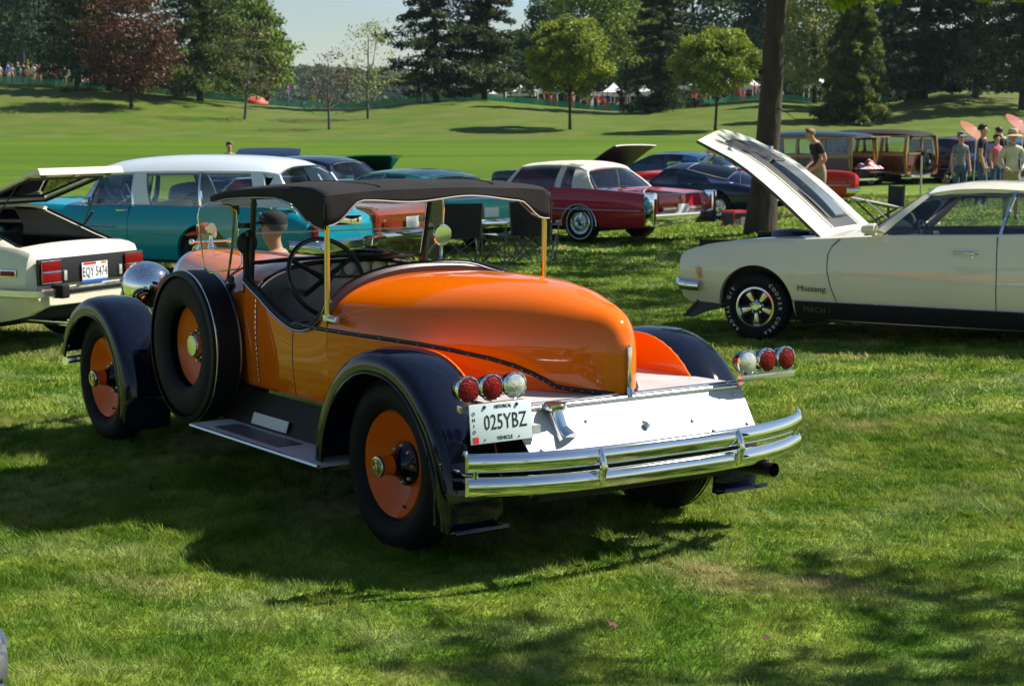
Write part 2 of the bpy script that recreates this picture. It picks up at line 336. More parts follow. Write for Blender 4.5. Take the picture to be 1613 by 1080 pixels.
# fenders
def fender(cx,t0,t1,Rf,s,name='fender',yin=.64,yout=.945):
    prof=[(yout-.004,-.11),(yout,-.085),(yout-.002,-.05),(yout-.018,-.022),(yout-.05,-.005),(yout-.10,.004),(yout-.17,.008),(yout-.25,.003),(yin,-.014)]
    rows=[];N=44
    for i in range(N+1):
        t=R(t0+(t1-t0)*i/N); r=Rf(math.degrees(t)); rows.append([(cx+math.cos(t)*(r+d),s*y,.41+math.sin(t)*(r+d)) for y,d in prof])
    m=MB().grid(rows); inner=[[(cx+(p[0]-cx)*.982,p[1]-s*.004,.41+(p[2]-.41)*.982) for p in r] for r in rows]; m.grid(inner)
    for k in (0,-1): m.grid([rows[k],inner[k]])
    m.grid([[r[0] for r in rows],[r[0] for r in inner]])
    f=m.build(name,navyp,hero,sharp=60,weld=.0001)
    b=MB().tube([rows[i][0] for i in range(N+1)],.008,8).build('fender_bead',navyp,f)
    return f
Rr=lambda a: float(np.interp(a,[-12,20,45,90,140,165,199],[.645,.60,.575,.548,.565,.60,.665]))
Rf_=lambda a: float(np.interp(a,[0,30,60,90,130,170,208],[.575,.55,.525,.515,.52,.545,.60]))
for s in (1,-1):
    fr=fender(0,-12,199,Rr,s); fender(3.55,12,206,Rf_,s)
    ap=MB(); pts=[]
    for i in range(30):
        t=R(-4+198*i/29); r=Rr(math.degrees(t))-.012; pts.append((math.cos(t)*r,s*.648,max(.41+math.sin(t)*r,.36)))
    ap.prism(pts,(0,-s*.012,0)).build('wheel_apron',orange,hero,sharp=30)
    # tail tip foot of fender: small flared end
    MB().obox((-.655,s*.79,.21),.02,.29,.07,(.35,0,1),(0,1,0)).build('fender_tip',navyp,fr,bevel=.006)
# frame & underbody
MB().box(-.55,3.95,-.36,.36,.34,.50).box(.4,2.2,-.62,.62,.40,.54).build('chassis',underm,hero)
MB().tube([(0,-.7,.41),(0,.7,.41)],.05,10).tube([(3.55,-.7,.38),(3.55,.7,.38)],.035,10).lathe([(0,-.14),(.12,-.1),(.15,0),(.12,.1),(0,.14)],(0,0,.41),(1,0,0),16).build('axles',underm,hero)
MB().tube([(1.5,-.45,.33),(.2,-.5,.32),(-.55,-.62,.36),(-1.02,-.66,.38)],.035,12,caps=False).build('exhaust_pipe',mat('dark_steel',(.06,.05,.045),.4,.8),hero)
# body: tail loft
TP=smooth_tab([(-.715,.035,1.00),(-.69,.075,1.075),(-.63,.125,1.135),(-.52,.20,1.172),(-.40,.26,1.20),(-.25,.33,1.230),(0,.44,1.252),(.25,.53,1.257),(.5,.60,1.252),(.75,.645,1.242),(.95,.665,1.230)],4)
def sect(x,w,zt,zb,p=2.6,n=22,zs=None):
    zs=zs if zs is not None else zb+(zt-zb)*.55
    pts=[(x,w*.965,zb),(x,w*.985,zb+(zs-zb)*.3),(x,w,zb+(zs-zb)*.65)]
    for i in range(n+1):
        t=PI/2*i/n; pts.append((x,w*math.cos(t)**(2/p),zs+(zt-zs)*math.sin(t)**(2/p*.95)))
    return pts+[(a,-b,c) for a,b,c in pts[-2::-1]]
rows=[]
for (x,w,zt) in TP:
    zb=.764 if x<.2 else .54+.224*(1-sst(.2,.45,x)); zs=float(np.interp(x,[-.7,-.3,.3,.95],[.90,.90,.90,.92])); rows.append(sect(x,w,zt,float(zb),2.35,22,zs))
tail=MB().grid(rows)
e=rows[0]; c=(-.722,0,.90); 
tail.grid([[(-.722,p[1]*.35,.88+(p[2]-.88)*.93) for p in e],e])
tail.poly([(-.722,p[1]*.35,.88+(p[2]-.88)*.93) for p in e][::-1])
tail.build('tail_body',orange,hero,sharp=50,weld=.0005)
# tail chrome strip with foot
MB().box(-.742,-.722,-.010,.010,.785,.99).tube([(-.733,0,.985),(-.730,0,1.0)],[.011,.004],8).build('tail_strip',chrome,hero,bevel=.003)
MB().tube([(-.735,0,.80),(-.745,0,.765)],[.012,.02],8).build('strip_foot',chrome,hero)
# black bead with studs
wx=lambda x: float(np.interp(x,[a[0] for a in TP],[a[1] for a in TP]))
BP=[(1.30,.668,.955),(1.05,.668,.950),(.815,0,.951),(.5,0,.948),(.25,0,.938),(.067,0,.924),(-.141,0,.899),(-.267,0,.873),(-.36,0,.842),(-.421,0,.815),(-.471,0,.79),(-.549,0,.782),(-.633,0,.776),(-.70,0,.77)]
for s in (1,-1):
    pts=[(x,s*(y if y else wx(x)+.003),z) for x,y,z in BP]
    pm=MB().tube(pts,.011,8); b=pm.build('belt_bead',blackplastic,hero)
    st=MB(); 
    for i in range(len(pts)-1):
        a,bb=Vector(pts[i]),Vector(pts[i+1])
        for k in (0,.5): q=a.lerp(bb,k); st.lathe([(.004,.008),(.003,.0125),(0,.0135)],q,(0,s,0),6)
    st.build('bead_studs',dullchrome,b)
# side panels with cockpit cut
CUT=smooth_tab([(.95,1.10),(1.0,1.035),(1.08,.975),(1.2,.938),(1.32,.935),(1.45,.965),(1.6,1.02),(1.72,1.075),(1.82,1.115),(1.90,1.15)],4)
for s in (1,-1):
    rows=[]
    for x,zt in CUT:
        rows.append([(x,s*(.645+.022*math.sin(PI*k/9*.9)),.54+(zt-.54)*k/8) for k in range(9)])
    inn=[[(p[0],p[1]-s*.022,p[2]) for p in r] for r in rows]
    m=MB().grid(rows).grid(inn).grid([[r[-1] for r in rows],[r[-1] for r in inn]]).grid([[r[0] for r in rows],[r[0] for r in inn]])
    m.build('side_panel',orange,hero,sharp=40)
    MB().tube([(x,s*.655,zt+.004) for x,zt in CUT],.021,10).build('cockpit_padding',vinylm,hero)
    MB().tube([(x,s*.672,zt-.016) for x,zt in CUT],.006,6).build('cockpit_bead',dullchrome,hero)
    for xd,za in ((1.75,1.07),(1.33,.93)):
        zt=interp(xd,CUT); yp=lambda z:.645+.022*math.sin(PI*(z-.54)/(zt-.54)*8/9*.9)
        MB().tube([(xd,s*(yp(z)-.0005),z) for z in np.linspace(.56,za,9)],.0035,5).build('door_seam',ink,hero)
    hg=MB()
    for k in range(16): z=.58+.030*k; y_=.645+.022*math.sin(PI*(z-.54)/(interp(1.762,CUT)-.54)*8/9*.9)+.001; hg.tube([(1.762,s*y_,z),(1.762,s*y_,z+.018)],.0045,6)
    hg.build('door_hinge',dullchrome,hero)
# tail rim cushion
r0=[p for p in sect(.955,.655,1.246,.74,2.35,22,.92) if p[2]>.96]
MB().tube([(p[0]+.02,p[1],p[2]-.0) for p in r0],.040,10).build('rear_cushion',mat('oxblood_leather',(.035,.012,.012),.35,bump=.0006,bscale=200),hero)
# cowl + hood
def arch_loft(name,tab,zb,p,m,parent=hero,zsf=.5,cap=None):
    rows=[sect(x,w,zt,zb,p,20,zb+(zt-zb)*zsf) for x,w,zt in tab]; mm=MB().grid(rows)
    if cap is not None: mm.poly(rows[cap])
    return mm.build(name,m,parent,sharp=40),rows
_,cr=arch_loft('cowl',smooth_tab([(1.86,.655,1.225),(2.1,.635,1.235),(2.3,.605,1.222),(2.45,.575,1.205)],4),.54,2.9,orange)
MB().tube([(p[0]-.005,p[1]*1.0,p[2]+.004) for p in cr[0] if p[2]>.95],.014,8).build('cowl_rim',chrome,hero)
MB().tube([(2.452,p[1]*1.002,p[2]+.001) for p in cr[-1]],.010,8).build('cowl_bead',chrome,hero)
_,hr=arch_loft('hood',smooth_tab([(2.456,.57,1.205),(2.8,.50,1.208),(3.2,.40,1.205),(3.5,.325,1.20),(3.72,.275,1.192)],3),.60,2.7,orange,zsf=.5)
MB().tube([(x,0,z+.002) for x,z in ((2.46,1.206),(2.8,1.209),(3.2,1.206),(3.5,1.201),(3.72,1.193))],.005,6).build('hood_hinge',dullchrome,hero)
MB().grid([sect(3.72,.278,1.194,.50,2.7,20),sect(3.79,.272,1.188,.50,2.7,20),sect(3.82,.24,1.15,.52,2.7,20)]).poly(sect(3.82,.24,1.15,.52,2.7,20)).build('radiator_shell',chrome,hero,sharp=40)
lou=MB()
for s in (1,-1):
    for k in range(16): x=2.65+k*.055; w=interp(x,[(2.456,.57),(2.8,.50),(3.2,.40),(3.72,.275)])+.0; lou.box(x,x+.022,s*(w+.0),s*(w+.012),.72,.90)
lou.build('hood_louvres',orange,hero,bevel=.003)
# ornament: motometer with wings
orn=MB().lathe([(.0,-.012),(.034,-.012),(.040,0),(.034,.012),(0,.012)],(3.76,-.01,1.325),(1,0,0),24).lathe([(.024,0),(.02,.03),(.012,.05),(.012,.10)],(3.76,-.01,1.18),(0,0,1),16).tube([(3.76,-.15,1.238),(3.76,.13,1.238)],[.009,.009],8)
for s in (-1,1): orn.lathe([(0,-.02),(.017,-.012),(.02,0),(.017,.012),(0,.02)],(3.76,s*.14-.01,1.238),(0,1,0),12)
orn.build('radiator_ornament',chrome,hero)
# dash
dp=[p for p in sect(1.90,.64,1.212,.54,2.9,16,.885) if p[2]>.86]
MB().poly([(1.90,p[1],p[2]) for p in dp]).build('dashboard',mat('dash_panel',(.36,.36,.34),.35,.8,rvar=.1),hero)
def ovalpts(cx_,cz,a,b,n=28,p=.6): return [(cx_+a*abs(math.cos(t))**p*(1 if math.cos(t)>=0 else -1),cz+b*abs(math.sin(t))**p*(1 if math.sin(t)>=0 else -1)) for t in [2*PI*k/n for k in range(n)]]
MB().prism([(1.893,y,z) for y,z in ovalpts(-.06,1.18,.20,.047)],(-.008,0,0)).build('gauge_panel',mat('gauge_face',(.16,.15,.12),.3,.3),hero)
MB().tube([(1.882,y,z) for y,z in ovalpts(-.06,1.18,.205,.050)],.006,6,closed=True).build('gauge_bezel',blackplastic,hero)
gg=MB()
for k in (-.19,-.10,0,.09): gg.lathe([(.036,0),(.036,.008),(.031,.008),(.030,.004),(0,.004)],(1.884,k+.0,1.18),(-1,0,0),20)
gg.build('gauges',mat('gauge_dial',(.5,.46,.36),.3,.2),hero)
# interior
MB().box(.96,2.3,-.62,.62,.5,.60).box(2.2,2.3,-.6,.6,.5,1.1).box(.97,1.35,-.6,.6,.6,.78).box(.97,1.12,-.6,.6,.7,1.05).build('seat',interior,hero,bevel=.03)
# steering wheel
axs=Vector((-.92,0,.42)).normalized(); cW=Vector((1.66,.27,1.155)); u=Vector((0,1,0)); w=axs.cross(u)
stw=MB().tube([cW+(u*math.cos(2*PI*k/48)+w*math.sin(2*PI*k/48))*.235 for k in range(48)],.0135,8,closed=True)
for a in (90,210,330):
    q=cW+(u*math.cos(R(a))+w*math.sin(R(a)))*.23; stw.tube([cW-axs*.02,cW.lerp(q,.5)-axs*.008,q],[.02,.014,.012],8)
stw.lathe([(.0,.03),(.03,.028),(.036,.01),(.034,-.03),(.018,-.05)],cW,axs,20)
so=stw.build('steering_wheel',blackplastic,hero); MB().tube([cW-axs*.03,cW-axs*.55],.016,10).build('steering_column',blackplastic,so)
# windshield
def bar(m,pts,r): m.tube(pts,r,8)
WB=[(1.985,.56,1.235),(1.91,.585,1.60)]
fr=MB()
for s in (1,-1):
    fr.tube([(2.03,s*.57,1.02),(1.99,s*.575,1.2),(1.91,s*.59,1.615)],[.020,.019,.016],10)
    fr.box(1.97,2.03,s*.575,s*.635,1.43,1.46).lathe([(0,-.03),(.022,-.02),(.022,.02),(0,.03)],(1.95,s*.60,1.40),(0,1,0),10)
    fr.obox((2.0,s*.60,1.18),.03,.03,.30,(1,0,0),(0,1,0))
fr.tube([(1.915,-.59,1.605),(1.915,.59,1.605)],.012,8).tube([(1.982,-.57,1.232),(1.982,0,1.245),(1.982,.57,1.232)],.011,8)
fr.build('windshield_frame',blackplastic,hero)
MB().prism([(1.979,-.555,1.24),(1.979,.555,1.24),(1.949,.565,1.395),(1.949,-.565,1.395)],(.005,0,.001)).build('lower_windshield',clearglass,hero)
MB().prism([(1.948,-.565,1.402),(1.948,.565,1.402),(1.917,.575,1.60),(1.917,-.575,1.60)],(.005,0,.001)).build('upper_windshield',clearglass,hero)
MB().tube([(1.945,-.565,1.399),(1.945,.565,1.399)],.0035,6).build('windshield_split',white,hero)
mr=MB().obox((1.90,.0,1.46),.03,.19,.055,(1,0,0),(0,1,0)).build('rear_view_mirror',chrome,hero,bevel=.006)
for s in (1,-1):
    o=[(0,0),(.02,.30),(.05,.335),(.16,.345),(.205,.32),(.215,.27),(.19,-.02),(.16,-.05),(.02,-.03)]
    sg=[(2.03+.10*a/.2,s*(.615+a),1.225+b) for a,b in o]
    wg=MB().prism(sg,(.004,0,0)).build('wind_wing',clearglass,hero); MB().tube(sg,.0042,6,closed=True).build('wing_edge',chrome,wg)
    mc=(1.98,s*.72 if s<0 else .60,1.345)
    mm=MB().lathe([(.0,.0),(.060,.0),(.066,.006),(.060,.02),(.03,.035),(0,.038)],mc,(.9,.0,.05),28).build('side_mirror',chrome if s<0 else blackplastic,hero)
    MB().tube([(mc[0]+.03,mc[1],mc[2]-.02),(2.03,s*.60,1.2)],.006,6).build('mirror_arm',chrome,mm)
sp2=MB().tube([(2.10,.62,1.50),(2.06,.66,1.30),(2.08,.68,1.14)],.008,6).obox((2.10,.62,1.53),.05,.04,.05).lathe([(0,-.02),(.02,-.01),(.02,.02),(0,.03)],(2.08,.66,1.13),(0,0,1),8).build('wiper_motor',blackplastic,hero)
# poles
for s in (1,-1):
    MB().tube([(.885,s*.69,1.56),(.895,s*.69,1.03)],.0145,12).build('top_pole',brass,hero)
    MB().box(.80,.93,s*.672,s*.70,1.0,1.035).tube([(.78,s*.70,1.015),(.86,s*.70,1.015)],.02,10).build('pole_bracket',dullchrome,hero,bevel=.003)
# canvas top
def ztop(x,y):
    a=abs(y)/.72; zc=float(np.interp(x,[.86,1.0,1.3,1.7,2.0,2.2],[1.688,1.708,1.715,1.70,1.675,1.645]))
    return zc-.022*a**2-.01*a**8
rows=[]
xsT=[.868,.874,.885,.91,.96,1.05,1.2,1.4,1.6,1.8,2.0,2.12,2.2]
ysT=list(np.linspace(-.70,.70,41))
def hang(x,y,k):  # k 0..1 down the rear valance
    a=abs(y); base=.055+.012*math.sin(y*9); lob=.0
    if a>.50: lob=.095*sst(.50,.66,a)
    return (x-.008*k,y,ztop(.868,y)-.012-(base+lob)*k)
top=MB()
back=[[hang(.868,y,k) for y in ysT] for k in (1,.75,.5,.25,.05)]
main=[[(x,y,ztop(x,y)-.012*(1-sst(.868,.93,x))+.004*math.sin(y*12)*math.sin(x*7)) for y in ysT] for x in xsT]
top.grid(back+main)
# side valance: from rear lobe forward, scalloped
def sidez(x): return float(np.interp(x,[.86,.95,1.05,1.2,1.4,1.7,2.0,2.2],[.165,.165,.15,.075,.04,.035,.03,.03]))
for s in (1,-1):
    r=[]
    for k in (0,.08,.3,.6,1):
        r.append([(x,s*(.70+.022*min(1,k*4)),ztop(x,.70)-.012*(1-sst(.868,.93,x))-.012*k-sidez(x)*k) for x in xsT])
    top.grid(r)
    top.grid([[ (back[j][ -1 if s>0 else 0][0],s*.70,back[j][-1 if s>0 else 0][2]) for j in range(5)],[(.872,s*.722,back[j][-1 if s>0 else 0][2]) for j in range(5)]])
r=[[(2.2+.015*k,y,ztop(2.2,y)-.045*k) for y in ysT] for k in (0,.4,1)]; top.grid(r)
ct=top.build('canvas_top',canvas,hero,sharp=60,weld=.002)
mod=ct.modifiers.new('t','SOLIDIFY'); mod.thickness=.006; mod.offset=-1
MB().tube([hang(.862,y,1.02) for y in ysT],.0045,6).build('top_piping',mat('grey_piping',(.35,.35,.34),.6),ct)
for s in (1,-1):
    MB().tube([(x,s*.722,ztop(x,.70)-.02-sidez(x)) for x in xsT],.0045,6).build('top_piping',MATS['grey_piping'],ct)
for y in (-.36,.36): MB().tube([(x,y+.003*math.sin(x*20),ztop(x,y)+.001+.004*math.sin(y*12)*math.sin(x*7)) for x in xsT[3:]],.003,5).build('top_seam',canvas,ct)
bw=MB()
for x in (.92,1.5,2.1): bw.tube([(x,y,ztop(x,y)-.03) for y in np.linspace(-.69,.69,9)],.012,6)
bw.build('top_bows',mat('bow_wood',(.12,.05,.02),.5),ct)
# headlamps, cowl lamps
for s in (1,-1):
    h=MB().lathe([(.150,.11),(.160,.10),(.162,.06),(.160,.02),(.150,-.04),(.130,-.085),(.100,-.118),(.055,-.142),(.0,-.150)],(3.80,s*.415,.955),(1,0,0),48).build('headlamp',chrome,hero,sharp=60)
    MB().lathe([(.152,.095),(.10,.12),(0,.13)],(3.80,s*.415,.955),(1,0,0),32).build('headlamp_lens',clearlens,h)
    MB().tube([(3.80,s*.40,.76),(3.80,s*.45,.55)],.022,10).build('headlamp_post',chrome,h)
    c_=MB().lathe([(.052,.05),(.058,.03),(.056,0),(.045,-.035),(.025,-.055),(0,-.062)],(2.46,s*.625,1.065),(1,0,0),24).build('cowl_lamp',chrome,hero)
    MB().tube([(2.46,s*.62,1.02),(2.45,s*.585,.96)],.012,8).build('lamp_stalk',chrome,c_)
# deck, panel, bar
MB().box(-.72,.30,-.63,.63,.752,.762).build('rear_deck',alu_deck,hero)
for s in (1,-1): MB().prism([(-.72,s*.63,.752),(-.72,s*.69,.752),(-.45,s*.665,.752),(-.2,s*.64,.752),(-.2,s*.63,.752)],(0,0,.009)).build('deck_edge',alu_deck,hero)
MB().tube([(-.737,-.69,.748),(-.737,.69,.748)],.019,12).build('deck_bar',dullchrome,hero)
MB().tube([(-.712,-.685,.768),(-.712,-.05,.768)],.006,8).tube([(-.712,.05,.768),(-.712,.685,.768)],.006,8).build('deck_beading',dullchrome,hero)
pn=MB().prism([(-.745,-.685,.735),(-.745,.685,.735),(-.90,.66,.53),(-.90,-.66,.53)],(-.006,0,.005)).build('rear_panel',alu,hero)
MB().prism([(-.90,-.62,.53),(-.90,.62,.53),(-.78,.55,.33),(-.78,-.55,.33)],(.01,0,0)).build('rear_pan',underm,hero)
sc=MB()
nrm=Vector((-.8,0,.6))
for y,t in ((-.62,.12),(-.62,.75),(-.40,.8),(-.02,.45),(.3,.3),(.60,.75),(.60,.9),(-.30,.55),(-.60,.95)):
    q=Vector((-.751-.155*t,y,.740-.205*t)); sc.lathe([(.009,-.002),(.009,.005),(.006,.008),(0,.009)],q,nrm,8)
sc.build('panel_screws',dullchrome,pn)
MB().lathe([(.0,0),(.018,.0),(.018,.012),(.0,.02)],(-.835,-.02,.632),nrm,10).build('panel_knob',dullchrome,pn)
# fuel filler
fl=MB().tube([(-.85,.445,.615),(-.81,.455,.66),(-.79,.47,.74)],[.052,.038,.034],16).build('fuel_filler',chrome,hero)
MB().lathe([(.034,.0),(.050,.004),(.053,.012),(.053,.028),(.048,.034),(0,.036)],(-.79,.47,.742),(0,0,1),24).build('filler_cap',chrome,fl)
# tail lamps
for s in (1,-1):
    yb=[.95,.825,.70]
    for k,y in enumerate(yb):
        cen=(-.80,s*(y-(.02 if s<0 else 0)),.878)
        if s<0: cen=(-.80,-(.925-.125*k+.0),.872)
        L=MB().lathe([(.0,.075),(.03,.07),(.05,.045),(.056,.01),(.057,-.004)],cen,(1,0,0),28).build('tail_lamp',navyp,hero)
        MB().lathe([(.057,.006),(.0605,.0),(.0605,-.010),(.054,-.014),(.052,-.008)],cen,(1,0,0),28).build('lamp_rim',chrome,L)
        MB().lathe([(.054,-.006),(.050,-.013),(.035,-.019),(.015,-.022),(0,-.023)],cen,(1,0,0),28).build('lamp_lens',redlens if k<2 else clearlens,L)
        sc=MB()
        for a in (45,135,225,315): sc.lathe([(.005,-.012),(.004,-.017),(0,-.018)],(cen[0],cen[1]+math.cos(R(a))*.0565,cen[2]+math.sin(R(a))*.0565),(1,0,0),6)
        sc.build('rim_screws',chrome,L)
    zz=.79
    MB().box(-.81,-.775,s*.64,s*.985,zz-.012,zz+.02).build('lamp_bracket',dullchrome,hero,bevel=.003)
    MB().tube([(-.79,s*.68,.785),(-.72,s*.66,.72)],.014,8).build('bracket_arm',dullchrome,hero)
# plate
def plate(parent,c,xa,ya,w,h,face,name='licence_plate'):
    xa=Vector(xa).normalized(); ya=Vector(ya).normalized(); n=xa.cross(ya)
    p=MB().obox(c,w,h,.004,xa,ya,n).build(name,face,parent,bevel=.0015); return p,n
pl,nn=plate(hero,(-.865,.815,.735),(.0,-1,0),(.10,0,1),.325,.172,mat('plate_white',(.70,.80,.82),.35))
T=lambda y,z: frame(Vector((-.865,.815,.735))+Vector((0,-1,0))*y+Vector((.1,0,.995))*z+nn*.003,(0,-1,0),(.1,0,1))
ptx=[('025YBZ',.094,.022,.0,.72,1.02),('HISTORICAL',.021,.012,.068,.78,1),('VEHICLE',.022,.015,-.068,1,1)]
for b_,sz,px_,py_,sx_,spc in ptx: text('plate_lettering',b_,sz,T(px_,py_),ink,pl,sx=sx_,spacing=spc)
for k,ch in enumerate('OHIO'): text('plate_lettering',ch,.022,T(-.143,.045-.026*k),ink,pl)
MB().obox(Vector((-.865,.815,.735))+Vector((0,-1,0))*-.137+Vector((.1,0,.995))*-.068+nn*.003,.03,.026,.001,(0,-1,0),(.1,0,1),nn).build('plate_sticker',mat('sticker_red',(.6,.02,.02),.4),pl)
b4=MB()
for a in (-.085,.085): b4.lathe([(.008,0),(.007,.005),(0,.006)],Vector((-.865,.815,.735))+Vector((0,-1,0))*a+Vector((.1,0,.995))*.07+nn*.002,nn,8)
for a in (-.09,.09): b4.lathe([(.004,0),(.003,.003),(0,.004)],Vector((-.865,.815,.735))+Vector((0,-1,0))*a+Vector((.1,0,.995))*-.07+nn*.002,nn,8)
b4.build('plate_bolts',ink,pl)
MB().box(-.86,-.79,.60,.64,.66,.70).build('plate_bracket',alu,hero)
# bumper: two lens-section bars curving forward at the ends
def bxy(y): return -1.035+.19*(abs(y)/.985)**3.2
for zc in (.565,.462):
    prof=[(-.0,.043),(-.010,.037),(-.020,.022),(-.025,0),(-.020,-.022),(-.010,-.037),(0,-.043),(.006,-.036),(.004,0),(.006,.036)]
    rows=[]
    for y in np.linspace(-.985,.985,45):
        x=bxy(y); rows.append([(x+a,y,zc+b) for a,b in prof])
    m=MB().grid(rows,wrap=True).poly(rows[0][::-1]).poly(rows[-1]); m.build('bumper_bar',chrome,hero,sharp=60,recalc=True)
for s in (1,-1):
    MB().tube([(bxy(.985)+.005,s*.985,.60),(bxy(.985)+.005,s*.985,.62)],[.013,.008],8).tube([(bxy(.95),s*.95,.50),(bxy(.95),s*.95,.53)],.012,8).build('bumper_end',chrome,hero)
    y=.405*s; x=bxy(y)-.028
    MB().tube([(x+.01,y,.43),(x-.004,y,.46),(x-.012,y,.515),(x-.004,y,.57),(x+.01,y,.605)],[.004,.012,.021,.012,.004],10).build('bumper_guard',chrome,hero)
    MB().tube([(x+.04,y,.51),(-.80,y,.45),(-.4,y*1.0,.42)],.02,8).build('bumper_iron',underm,hero)
# running boards
for s in (1,-1):
    MB().box(.47,1.95,s*.74,s*.985,.335,.352).build('running_board',alu_deck,hero)
    MB().tube([(.47,s*.985,.340),(1.95,s*.985,.340)],.013,8).build('board_moulding',dullchrome,hero)
    MB().box(1.0,1.75,s*.79,s*.94,.353,.357).build('step_pad',mat('ribbed_pad',(.12,.13,.15),.4,.3,bump=.004,bscale=60),hero)
    MB().prism([(.45,s*.74,.345),(2.05,s*.74,.345),(2.05,s*.655,.54),(.45,s*.655,.54)],(0,s*.004,.002)).build('splash_apron',mat('olive_apron',(.009,.008,.003),.45,spec=.12),hero)
    MB().box(.47,1.95,s*.645,s*.67,.538,.556).build('sill_moulding',navyp,hero)
    tp=MB().prism([(1.27,s*.742,.365),(1.68,s*.742,.365),(1.68,s*.722,.425),(1.27,s*.722,.425)],(0,s*.006,.003)).build('step_plate',alu_deck,hero)
    MB().prism([(2.0,s*.655,.33),(3.05,s*.60,.33),(3.05,s*.42,.62),(2.0,s*.62,.56)],(0,s*.006,0)).build('front_apron',navyp,hero)
MB().box(2.2,2.5,.60,.69,.45,.60).tube([(2.34,.6,.735),(2.34,.72,.735)],.03,8).build('spare_mount',underm,hero)

for zc in (.56,.46): MB().tube([(4.10,-.9,zc),(4.24,-.6,zc),(4.28,0,zc),(4.24,.6,zc),(4.10,.9,zc)],.03,10).build('front_bumper',chrome,hero)
for s in (1,-1): MB().tube([(3.9,s*.35,.45),(4.26,s*.4,.50)],.02,8).build('bumper_iron',underm,hero)
MB().tube([(3.80,-.42,.80),(3.80,.42,.80)],.014,8).build('lamp_bar',chrome,hero)
